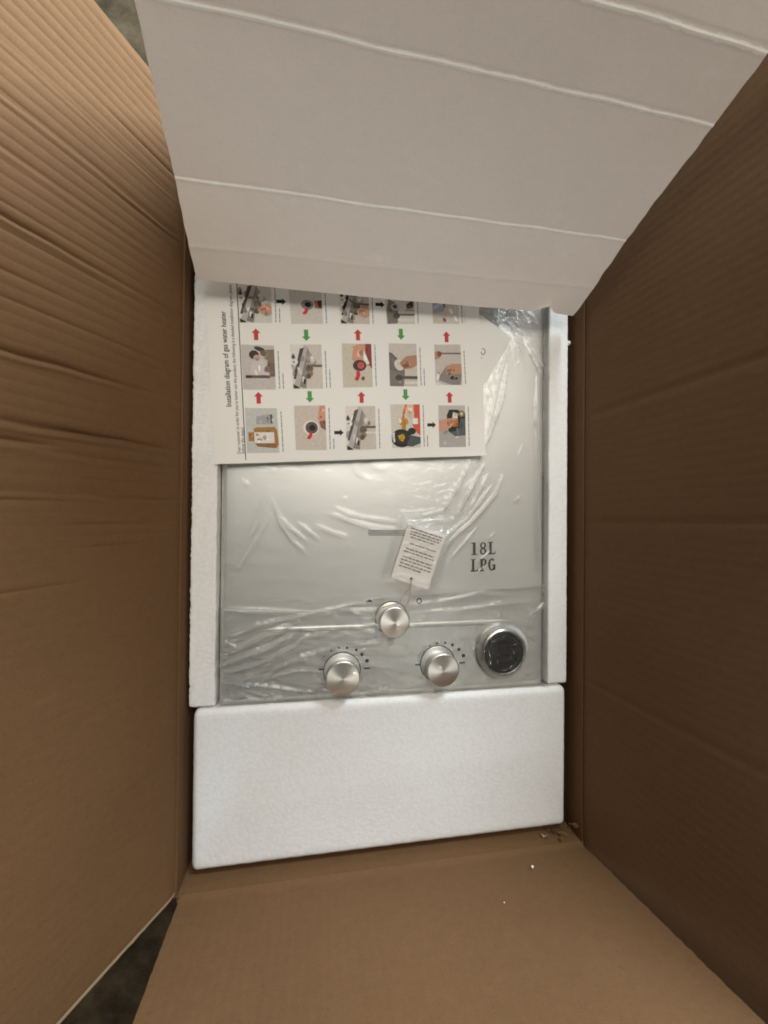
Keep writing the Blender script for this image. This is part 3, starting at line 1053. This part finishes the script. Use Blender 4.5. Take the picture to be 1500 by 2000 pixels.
def bil(q, u, v):
    a, b, c, d = (np.array(p) for p in q)
    return a * (1 - u) * (1 - v) + b * u * (1 - v) + c * u * v + d * (1 - u) * v


def tag_z(u, v):
    return 0.0050 + 0.0008 * (v - 0.5) + 0.0005 * (u - 0.5) ** 2


n1, n2 = 12, 16
P = np.zeros((n1, n2, 3))
for i in range(n1):
    for j in range(n2):
        u, v = i / (n1 - 1), j / (n2 - 1)
        p = bil(TAG, u, v)
        P[i, j] = (p[0], p[1], tag_z(u, v))
slab('tag_card', P, np.broadcast_to(np.array((0, 0, 1.0)), P.shape), 0.0004, [M['tag'], M['tag']], tag, flip=True)
bars_v, bars_f = [], []


def bar(q, u0, u1, v0, v1, zf, off=0.00012):
    b = len(bars_v)
    for u, v in ((u0, v0), (u1, v0), (u1, v1), (u0, v1)):
        p = bil(q, u, v)
        bars_v.append((p[0], p[1], zf(u, v) + off))
    bars_f.append((b, b + 3, b + 2, b + 1))


for v, ua, ub in ((.075, .10, .93), (.125, .12, .93), (.175, .12, .90), (.225, .16, .80), (.335, .20, .88), (.435, .12, .88), (.49, .10, .90),
                  (.585, .12, .90), (.64, .10, .94), (.70, .10, .92), (.755, .10, .70)):
    u = ua
    while u < ub:
        w = random.uniform(.04, .13)
        bar(TAG, u, min(u + w, ub), v - .012, v + .012, tag_z)
        u += w + .022
mesh_py('print_lines', bars_v, bars_f, ink('#8d867e'), tag)
lathe('eyelet', [(0.0014, 0.0), (0.0006, 0.0001), (0, 0.0001)], 16, ink('#6b5f4c'), tag, (TAG_HOLE[0], TAG_HOLE[1], 0.0055))


def tube(name, pts, r, mat, parent, n=6):
    pts = [Vector(p) for p in pts]
    verts, faces = [], []
    for i, p in enumerate(pts):
        d = (pts[min(i + 1, len(pts) - 1)] - pts[max(i - 1, 0)]).normalized()
        a = d.cross(Vector((0, 0, 1)))
        a = a.normalized() if a.length > 1e-4 else Vector((1, 0, 0))
        b = d.cross(a)
        verts += [tuple(p + (a * math.cos(2 * math.pi * k / n) + b * math.sin(2 * math.pi * k / n)) * r) for k in range(n)]
    for i in range(len(pts) - 1):
        for k in range(n):
            faces.append((i * n + k, i * n + (k + 1) % n, (i + 1) * n + (k + 1) % n, (i + 1) * n + k))
    return mesh_py(name, verts, faces, mat, parent, None, True)


hx, hy = TAG_HOLE
s1, s2 = STRING_ENDS
kx, ky = KNOBS[0]
path = [(hx, hy, 0.0060), (hx - 0.0005, hy - 0.006, 0.0064), (hx - 0.001, hy - 0.010, 0.0056)]
tube('string', path + [((hx + s1[0]) / 2 - 0.001, (hy + s1[1]) / 2 - 0.002, 0.006), (s1[0], s1[1], 0.0042), (kx - 0.012, ky + 0.0115, 0.0040), (kx - 0.0185, ky, 0.0040)],
     0.00045, M['string'], tag)
tube('string', path + [((hx + s2[0]) / 2 + 0.001, (hy + s2[1]) / 2 - 0.003, 0.006), (s2[0], s2[1], 0.0042), (kx + 0.012, ky + 0.0115, 0.0040), (kx + 0.0185, ky, 0.0040)],
     0.00045, M['string'], tag)

# ------------------------------------------------------------------ plain card under the instruction sheet
cc = np.mean(np.array(CARD), axis=0)
card = thing('folded_card', 'plain white card corner sticking out from under the instruction sheet', 'card', (cc[0], cc[1], 0.006))
P = np.zeros((2, 2, 3))
for (i, j), k in zip(((0, 0), (1, 0), (1, 1), (0, 1)), range(4)):
    P[i, j] = (CARD[k][0], CARD[k][1], 0.0074)
slab('card_sheet', P, np.broadcast_to(np.array((0, 0, 1.0)), P.shape), 0.0004, [M['card'], M['card']], card, flip=True)
cgx, cgy = CARD_GLYPH
polys = ring_arc(cgx, cgy, 0.0027, 0.0034, 0.0007, 0.0007, -150, 115, 18)
polys += [quad(cgx - 0.0024, cgy - 0.0014, cgx - 0.0012, cgy - 0.0004), quad(cgx - 0.0022, cgy - 0.0078, cgx - 0.0014, cgy - 0.0058)]
flat_print('printed_character', polys, 0.00755, ink('#1d1c1a'), card)

# ------------------------------------------------------------------ instruction sheet
pc = np.mean(np.array(PAPER), axis=0)
paper = thing('instruction_sheet', 'white printed installation diagram sheet with photos and coloured arrows', 'instruction sheet', (pc[0], pc[1], 0.0074))
n1, n2 = 48, 60
P = np.zeros((n1, n2, 3))
for i in range(n1):
    for j in range(n2):
        p = bil(PAPER, i / (n1 - 1), j / (n2 - 1))
        lift = 0.0016 * max(0.0, 1 - (j / (n2 - 1)) / 0.022) ** 1.2 * (0.5 + 0.5 * math.sin(i * 0.55 + 0.6)) + 0.0012 * max(0.0, 1 - (1 - i / (n1 - 1)) / 0.06)
        P[i, j] = (p[0], p[1], PAPER_Z + lift)
slab('paper', P, np.broadcast_to(np.array((0, 0, 1.0)), P.shape), 0.0003, [M['paper'], M['paper']], paper)
PZ = PAPER_Z + 0.00012


def text_print(name, body, a, b, size, mat, bold=0.0, z=PZ, fit=True):
    """text set along the line a -> b on the sheet"""
    cu = bpy.data.curves.new('t', 'FONT')
    cu.body = body
    cu.size = 1.0
    cu.offset = bold
    cu.resolution_u = 2
    ob = bpy.data.objects.new('t', cu)
    me = bpy.data.meshes.new_from_object(ob)
    bpy.data.objects.remove(ob)
    a, b = Vector(a), Vector(b)
    d = b - a
    xs = [v.co.x for v in me.vertices]
    w = max(xs) - min(xs)
    kx = d.length / w if fit else size
    d.normalize()
    up_ = Vector((-d.y, d.x))
    for v in me.vertices:
        q = a + d * (v.co.x - min(xs)) * kx + up_ * v.co.y * size
        v.co = (q.x, q.y, z)
    me.name = name
    return link_mesh(name, me, mat, paper)


BLK = ink('#23211f')
text_print('title_text', 'Installation diagram of gas water heater', TITLE[0], TITLE[1], 0.0070, BLK, 0.012)
text_print('intro_text', 'Dear customer: in order for you to better use this product, the following is a detailed installation diagram, please',
           INTRO[0], INTRO[1], 0.0043, ink('#4a4642'), 0.004)
text_print('intro_text', 'follow the steps!', INTRO2[0], INTRO2[1], 0.0043, ink('#4a4642'), 0.004)
a, b = (Vector(p) for p in RULE)
b = b + (b - a).normalized() * 0.002
nn = Vector((-(b - a).y, (b - a).x)).normalized() * 0.00038
flat_print('rule_line', [[tuple(a - nn), tuple(b - nn), tuple(b + nn), tuple(a + nn)]], PZ, ink('#1c1b1a'), paper)

ARC = {'red': '#c63a3c', 'green': '#4f9a4a', 'black': '#23261c'}
ROT = {'red': 0.0, 'green': math.pi, 'black': -math.pi / 2}
ptilt = math.atan2(PAPER[1][1] - PAPER[0][1], PAPER[1][0] - PAPER[0][0])
for col, (x, y) in ARROWS:
    s = 0.0056 if col != 'black' else 0.0046
    shp = [(-.36, -1), (.36, -1), (.36, .22), (.74, .22), (0, 1), (-.74, .22), (-.36, .22)]
    t = ROT[col] + ptilt * 0.8
    pts = [(x + s * (px * math.cos(t) - py * math.sin(t)), y + s * (px * math.sin(t) + py * math.cos(t))) for px, py in shp]
    flat_print('arrow', [pts], PZ, ink(ARC[col]), paper)


def el(cx, cy, rx, ry, c, n=18, rot=0.0):
    o = []
    for i in range(n):
        a = 2 * math.pi * i / n
        x, y = rx * math.cos(a), ry * math.sin(a)
        o.append((cx + x * math.cos(rot) - y * math.sin(rot), cy + x * math.sin(rot) + y * math.cos(rot)))
    return (c, o)


def rc(x0, y0, x1, y1, c):
    return (c, [(x0, y0), (x1, y0), (x1, y1), (x0, y1)])


def pg(c, *p):
    return (c, list(p))


def heater_art(hand=0, bracket=True, pipes=2, bg='#cdc5ba', dark='#4c4648'):
    s = [rc(0, 0, 1, 1, bg), pg('#e3ded5', (0, 0), (.42, 0), (.05, .9), (0, .9))]
    s += [pg(dark, (.30, .10), (.46, .06), (.20, .80), (.04, .78)),
          pg('#b9b4ae', (.46, .02), (.56, .06), (.22, .96), (.06, .90)),
          pg('#8b847d', (.56, .06), (.62, .28), (.50, .66), (.44, 1.0), (.22, .96)),
          pg('#a39a92', (.58, .12), (.84, .42), (.70, .50), (.56, .40)),
          el(.68, .34, .07, .09, '#d7d2ca')]
    s += [el(.58, .55, .12, .10, '#6d6052'), el(.60, .66, .10, .07, '#8d7c68'), el(.54, .72, .08, .06, '#5c5146')]
    for k in range(pipes):
        s.append(rc(.66, .46 + .13 * k, 1.0, .51 + .13 * k, '#6a625b' if k == 0 else '#e6e1d9'))
    s += [pg('#ece8e0', (.34, .72), (.40, .74), (.38, .86), (.32, .84)), pg('#26221f', (.36, .80), (.44, .78), (.42, .90), (.37, .90)),
          pg('#3a3531', (.02, .90), (.20, .97), (.22, 1.0), (.03, 1.0))]
    if bracket:
        s += [el(.10, .40, .12, .07, '#e9e6e0'), el(.09, .40, .045, .03, '#aaa59f'), pg('#4d4a48', (.02, .28), (.08, .20), (.15, .30), (.06, .34))]
    if hand:
        s += [pg('#c89a80', (.56, .70), (.72, .56), (.92, .52), (1, .60), (1, .78), (.84, .84), (.66, .76)),
              pg('#a87862', (.62, .66), (.80, .62), (.86, .68), (.68, .72))]
    return s


def pipe_art(bg, ring, bore, flesh, arrow=True):
    s = [rc(0, 0, 1, 1, bg)]
    s += flesh
    s += [el(.52, .50, .26, .17, ring), el(.54, .50, .20, .135, bore), el(.56, .50, .10, .07, '#191614')]
    if arrow:
        s += [pg('#c8303a', (.46, .60), (.56, .58), (.55, .68), (.47, .76), (.36, .74), (.44, .66))]
    return s


skin, skin2 = '#cf9a80', '#a86a52'
ART = [
    # carton and heater
    [rc(0, 0, 1, 1, '#c6c9c3'), pg('#a97c47', (.24, .46), (.34, .43), (.90, .42), (.97, .50), (1.0, .82), (.92, .90), (.34, .86), (.24, .78)),
     rc(.07, .54, .25, .74, '#a87a46'), pg('#94683a', (.28, .78), (.92, .80), (.90, .90), (.34, .86)), rc(.25, .54, .87, .785, '#e8e3da'),
     rc(.30, .57, .38, .62, '#9a8c8c'), el(.57, .66, .06, .06, '#b9b4ac'), rc(.34, .68, .42, .72, '#8f8a84'),
     pg('#a9a8a6', (.34, .19), (.80, .13), (.88, .17), (.88, .33), (.82, .36), (.33, .36)), pg('#3c3a38', (.78, .14), (.83, .14), (.84, .34), (.78, .34)),
     el(.85, .27, .03, .05, '#d9d8d4')],
    # person looking at a panel
    [rc(0, 0, 1, 1, '#c7c0bb'), el(.55, .55, .30, .25, '#d0c9c6'), el(.38, .22, .15, .10, '#3a3133'), el(.56, .09, .17, .05, '#453a3a', rot=.2),
     el(.46, .29, .10, .07, '#c7a48e'), pg('#857766', (.56, .14), (.78, .10), (1, .09), (1, .46), (.86, .42), (.70, .26), (.58, .22)),
     pg('#7a6558', (.78, .36), (1, .42), (1, .70), (.86, .72), (.76, .50)), el(.76, .54, .08, .07, '#8c766c'), rc(.10, .68, .84, .745, '#6b5752'),
     rc(.10, .69, .28, .74, '#3d3232')],
    heater_art(hand=1, pipes=0, bg='#d3d2c8'),
    pipe_art('#d3cec4', '#d9d5cc', '#8a8a84', [pg('#a97060', (.70, .40), (1.0, .36), (1.0, .60), (.72, .58)), pg('#5b3a30', (.86, .38), (1.0, .38), (1.0, .58), (.88, .56))]),
    heater_art(pipes=1, bracket=True, bg='#d2c8bd'),
    pipe_art('#cfc4b7', '#e6e0d8', '#5b5351', [pg(skin, (.82, 0), (1, 0), (1, .34), (.80, .36), (.74, .30)), pg('#8c5c4e', (.78, .36), (1, .33), (1, .56), (.84, .50))]),
    heater_art(hand=1, pipes=2, bg='#cbbfb4', dark='#2e2a2a'),
    [rc(0, 0, 1, 1, '#cdc6b4'), pg(skin, (.38, .06), (.62, 0), (1, 0), (1, .5), (.70, .52), (.50, .46), (.32, .36)),
     pg('#8f4038', (.80, 0), (1, 0), (1, .58), (.84, .44), (.78, .2)), pg('#e8dfd2', (.72, .18), (.76, .16), (.92, .46), (.82, .48), (.70, .34)),
     el(.58, .50, .23, .13, '#3e3634'), el(.62, .50, .12, .08, '#c25a50'), pg('#cf3846', (.46, .64), (.56, .60), (.60, .72), (.50, .86), (.38, .82), (.46, .74)),
     el(.68, .80, .06, .05, '#6a5a44')],
    heater_art(pipes=2, bg='#cfc6bb', dark='#57504f'),
    [rc(0, 0, 1, 1, '#d6d0c6'), pg('#5a514c', (0, 0), (.5, 0), (.5, .14), (.34, .20), (0, .18)), rc(.36, .02, 1, .16, '#9a928a'), rc(.4, .08, 1, .13, '#ddd8d0'),
     rc(0, .22, 1, .26, '#eeeae2'), pg('#7d7770', (.10, .34), (.34, .42), (.44, .56), (.40, .98), (.04, 1.0), (.02, .66)), el(.34, .54, .15, .10, '#c9c5be'),
     el(.32, .53, .08, .06, '#4a4541'), rc(.44, .72, 1, .78, '#7c756e'), rc(.40, .86, 1, .93, '#e3ded6'), el(.36, .78, .12, .08, '#4f4640'),
     pg('#6b5d50', (.70, .48), (.90, .36), (.98, .40), (.96, .56), (.74, .60)), el(.88, .46, .08, .05, '#3c322b'), rc(.66, .62, 1, .65, '#a8a29a')],
    [rc(0, 0, 1, 1, '#cdc5ba'), pg('#6f6862', (0, .20), (.10, .22), (.54, .50), (.55, .72), (.50, 1), (.02, 1)), pg('#7f7770', (.04, .62), (.54, .70), (.50, .98), (.04, .98)),
     el(.36, .50, .18, .13, '#ddd2c6', rot=.3), pg('#b4846c', (.36, .46), (.60, .30), (1, .26), (1, .50), (.80, .58), (.54, .60)), pg('#8a5c48', (.44, .50), (.66, .46), (.74, .54), (.52, .58)),
     el(.34, .80, .14, .07, '#4c453f'), rc(.46, .76, 1, .83, '#5d5650'), rc(.56, .88, 1, .95, '#e0dad1')],
    [rc(0, 0, 1, 1, '#d3cec2'), pg('#cf5a3f', (.78, 0), (1, 0), (1, .72), (.88, .66), (.72, .46), (.80, .28)), pg('#d8b9a6', (.58, .02), (.80, .0), (.74, .36), (.56, .28)),
     pg('#d07a34', (.50, 0), (.58, 0), (.48, .20), (.44, .36), (.38, .36), (.42, .16)), el(.34, .78, .36, .21, '#23221f'), pg('#4f5659', (.56, .70), (1, .76), (1, .90), (.70, .98), (.52, .96)),
     el(.36, .77, .25, .14, '#34332f'), pg('#d8d6d0', (.03, .66), (.12, .64), (.10, .72), (.12, .86), (.06, .88), (.02, .76)), pg('#c9a22c', (.22, .72), (.40, .68), (.46, .76), (.38, .86), (.26, .82)),
     el(.42, .40, .17, .09, '#cf8a3a'), rc(.36, .38, .50, .58, '#b48a34'), rc(.74, .32, .92, .46, '#ece7df'), el(.30, .38, .06, .06, '#e8e2d8'), el(.70, .62, .14, .08, '#2b2927')],
    [rc(0, 0, 1, 1, '#cfc6ba'), pg('#aba7b2', (0, 0), (.6, 0), (.42, .66), (.02, .72)), pg('#8d8a99', (0, .10), (.5, .08), (.4, .4), (.0, .42)), pg('#24211f', (.40, .22), (.50, .22), (.48, .56), (.44, .56)),
     el(.44, .90, .07, .05, '#8a5f44', rot=.6), pg('#d8d0c6', (.60, .5), (1, .5), (1, 1), (.5, 1))],
    [rc(0, 0, 1, 1, '#c9c1ba'), pg('#b9867a', (0, .18), (.16, .16), (.30, .20), (.20, .34), (0, .38)), el(.18, .24, .08, .06, '#7d4a42'), rc(.26, .20, 1, .245, '#857069'),
     pg('#8d857e', (0, .86), (.36, .56), (.60, .60), (1, .74), (.92, 1), (.60, 1)), pg('#c7c0ba', (0, .78), (.34, .52), (.40, .56), (0, .92)), pg('#c39274', (.40, .54), (.66, .48), (1, .48), (1, .72), (.70, .74), (.48, .68)),
     pg('#976449', (.44, .62), (.64, .60), (.62, .66), (.46, .70)), el(.62, .82, .08, .035, '#2a2522', rot=-.4), el(.78, .84, .05, .03, '#2a2522'), pg('#e1dcd6', (0, .92), (.30, .99), (.28, 1), (0, 1))],
    [rc(0, 0, 1, 1, '#c4bdb5'), pg('#b0aca6', (0, .5), (1, .6), (1, 1), (0, 1)), pg('#2c2c2b', (.30, .24), (.40, .10), (.70, .10), (1, .18), (1, .72), (.60, .74), (.36, .62)),
     pg('#585e61', (.40, .64), (.72, .60), (.84, .30), (1, .34), (1, .72), (.62, .74)), el(.86, .20, .12, .08, '#8b7546'), el(.86, .20, .05, .04, '#d6cfc0'), pg('#d9d2c8', (.54, .16), (.72, .20), (.70, .32), (.50, .30)),
     pg(skin, (0, .36), (.30, .32), (.54, .30), (.70, .34), (.60, .44), (.42, .54), (.20, .60), (0, .62)), pg('#b9773f', (.58, .36), (.72, .32), (.72, .50), (.52, .52)), pg('#b37f66', (.34, .40), (.58, .34), (.60, .38), (.40, .46))],
]
def enrich(art):
    out = [art[0]]
    for col, pts in art[1:]:
        out.append((col, pts))
        cx = sum(p[0] for p in pts) / len(pts)
        cy = sum(p[1] for p in pts) / len(pts)
        for _ in range(3):
            p = random.choice(pts)
            f = random.uniform(0.15, 0.6)
            x, y = cx + (p[0] - cx) * f, cy + (p[1] - cy) * f
            rr = 0.30 * min(max(abs(a[0] - cx) for a in pts), max(abs(a[1] - cy) for a in pts))
            g = random.choice((0.72, 0.84, 1.14, 1.22))
            h = col.lstrip('#')
            c = '#' + ''.join('%02x' % min(255, int(int(h[i:i + 2], 16) * g / 6) * 6) for i in (0, 2, 4))
            out.append(el(x, y, rr * random.uniform(0.6, 1.5), rr * random.uniform(0.4, 1.0), c, 9, random.uniform(0, 3)))
    return out


for q, art in zip(PICS, ART):
    art = enrich(art)
    verts, faces, mi, mats = [], [], [], []
    for k, (col, pts) in enumerate(art):
        b = len(verts)
        for u, v in pts:
            p = bil(q, min(max(u, 0), 1), min(max(v, 0), 1))
            verts.append((p[0], p[1], PZ + 0.000010 * k))
        faces.append(tuple(range(b, b + len(pts))))
        m = ink(col)
        if m not in mats:
            mats.append(m)
        mi.append(mats.index(m))
    mesh_py('picture', verts, faces, mats, paper, None, False, mi)
    # caption: small print up the right-hand side
    bars_v, bars_f = [], []
    a, b_, c_, d_ = (Vector(p) for p in q)
    across = (b_ - a).normalized()
    for off, span in ((0.0036, random.uniform(.82, 1.0)), (0.0072, random.uniform(0.0, .6))):
        if span < 0.25:
            continue
        t = 0.02
        while t < span:
            w = random.uniform(.05, .16)
            p0 = c_ + (b_ - c_) * t + across * off
            p1 = c_ + (b_ - c_) * min(t + w, span) + across * off
            hw = across * 0.00050
            n = len(bars_v)
            for pt in (p0 - hw, p0 + hw, p1 + hw, p1 - hw):
                bars_v.append((pt.x, pt.y, PZ))
            bars_f.append((n, n + 1, n + 2, n + 3))
            t += w + .014
    mesh_py('caption', bars_v, bars_f, ink('#8f989d'), paper)

# ------------------------------------------------------------------ white cover sheet leaning in from the far end
prof_l = np.array([(0.2085, 0.0270), (0.2125, 0.036), (0.2215, 0.054), (0.2455, 0.0925), (0.2830, 0.167), (0.2985, 0.2035), (0.388, 0.38)])
prof_r = np.array([(0.2115, 0.0255), (0.2160, 0.035), (0.2245, 0.053), (0.2435, 0.0925), (0.2715, 0.167), (0.2825, 0.2000), (0.368, 0.38)])
arc = np.concatenate([[0], np.cumsum(np.hypot(*np.diff((prof_l + prof_r) / 2, axis=0).T))])
CREASE_S = (arc[3], arc[4], arc[5])
nu, nv = 150, 330
tt = np.linspace(0, 1, nu)
s = np.linspace(0, arc[-1], nv)
extra = np.concatenate([np.linspace(c - 0.004, c + 0.004, 50) for c in CREASE_S])
s = np.unique(np.concatenate([s, extra]))
nv = len(s)
S, T = np.meshgrid(s, tt)
sj = S + 0.0009 * vnoise(T * 0.37, T * 0, 12, 81)


def pinterp(prof, sv):
    return np.stack([np.interp(sv, arc, prof[:, 0]), np.interp(sv, arc, prof[:, 1])], -1)


def psmooth(prof, sv):
    o = 0
    for k in np.linspace(-0.004, 0.004, 5):
        o = o + pinterp(prof, np.clip(sv + k, 0, arc[-1]))
    return o / 5


L_ = psmooth(prof_l, S)
R_ = psmooth(prof_r, S)
yz = L_ * (1 - T[..., None]) + R_ * T[..., None]
slope = np.gradient(yz, axis=1)
slope = slope / (np.linalg.norm(slope, axis=-1, keepdims=True) + 1e-12)
ny, nz = -slope[..., 1], slope[..., 0]           # facing the camera side (-y, up)
P = np.zeros(S.shape + (3,))
xl = -0.1135 + 0.0095 * np.clip((yz[..., 1] - 0.02) / 0.16, 0, 1)
xr = 0.2585 + 0.0055 * np.clip((yz[..., 1] - 0.02) / 0.16, 0, 1)
xl = xl + 0.0006 * vnoise(S, S * 0, 40, 82)
xr = xr + 0.0011 * vnoise(S, S * 0, 45, 83)
P[..., 0] = xl + (xr - xl) * T
hgt = 0.0012 * vnoise(P[..., 0], S, 5, 84)
hgt = hgt + 0.0004 * vnoise(P[..., 0], S, 16, 86)
hgt = hgt + 0.0004 * np.exp(-((sj - arc[2]) / 0.0015) ** 2)
for i, c in enumerate(CREASE_S):
    w = (0.0007, 0.0008, 0.0010)[i]
    a_ = (0.0003, 0.0004, 0.0005)[i] * (1 + 0.25 * vnoise(T * 0.37, T * 0, 30, 85 + i))
    up_side = np.clip((sj - c) / w, -3, 3)
    hgt = hgt + a_ * np.exp(-np.where(up_side > 0, up_side * 1.7, up_side * 0.55) ** 2) - 0.35 * a_ * np.exp(-((sj - c - 2.4 * w) / (1.2 * w)) ** 2)
sag = 0.0035 * np.sin(T * math.pi) * np.exp(-S / 0.03)
P[..., 1] = yz[..., 0] + ny * hgt
P[..., 2] = yz[..., 1] + nz * hgt - sag
# torn notch near the right end of the lower edge
tn = (0.2227 - (-0.1135)) / 0.372
dn = np.where(T < tn, (tn - T) / 0.030, (T - tn) / 0.042)
P[..., 2] += 0.0110 * np.clip(1 - dn, 0, 1) ** 1.2 * np.exp(-S / 0.008)
P[..., 2] -= 0.0040 * np.clip((T - tn) / 0.1, 0, 1) * np.exp(-S / 0.008)
N = np.zeros_like(P)
N[..., 1] = ny
N[..., 2] = nz
mi_crest = None
sheet = slab('cover_sheet', P, N, 0.0038, [M['white_board'], M['white_board'], M['crest_board']], None)
# crests of the three creases coloured lighter: scuffed white plus painted-in caught light
me = sheet.data
nq = (nu - 1) * (nv - 1)
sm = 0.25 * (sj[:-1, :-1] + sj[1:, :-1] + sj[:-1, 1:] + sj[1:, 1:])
crest_idx = np.zeros(nq, dtype=np.int32)
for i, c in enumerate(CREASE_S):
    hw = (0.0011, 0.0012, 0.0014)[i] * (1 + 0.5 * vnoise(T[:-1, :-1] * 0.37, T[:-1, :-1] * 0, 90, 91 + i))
    crest_idx = np.where((np.abs(sm - c) < hw).ravel(), 2, crest_idx)
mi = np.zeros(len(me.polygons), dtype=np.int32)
mi[:nq] = crest_idx
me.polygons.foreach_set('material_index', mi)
props(sheet, 'white cardboard cover sheet with three pressed crease lines leaning over the heater', 'cardboard sheet')
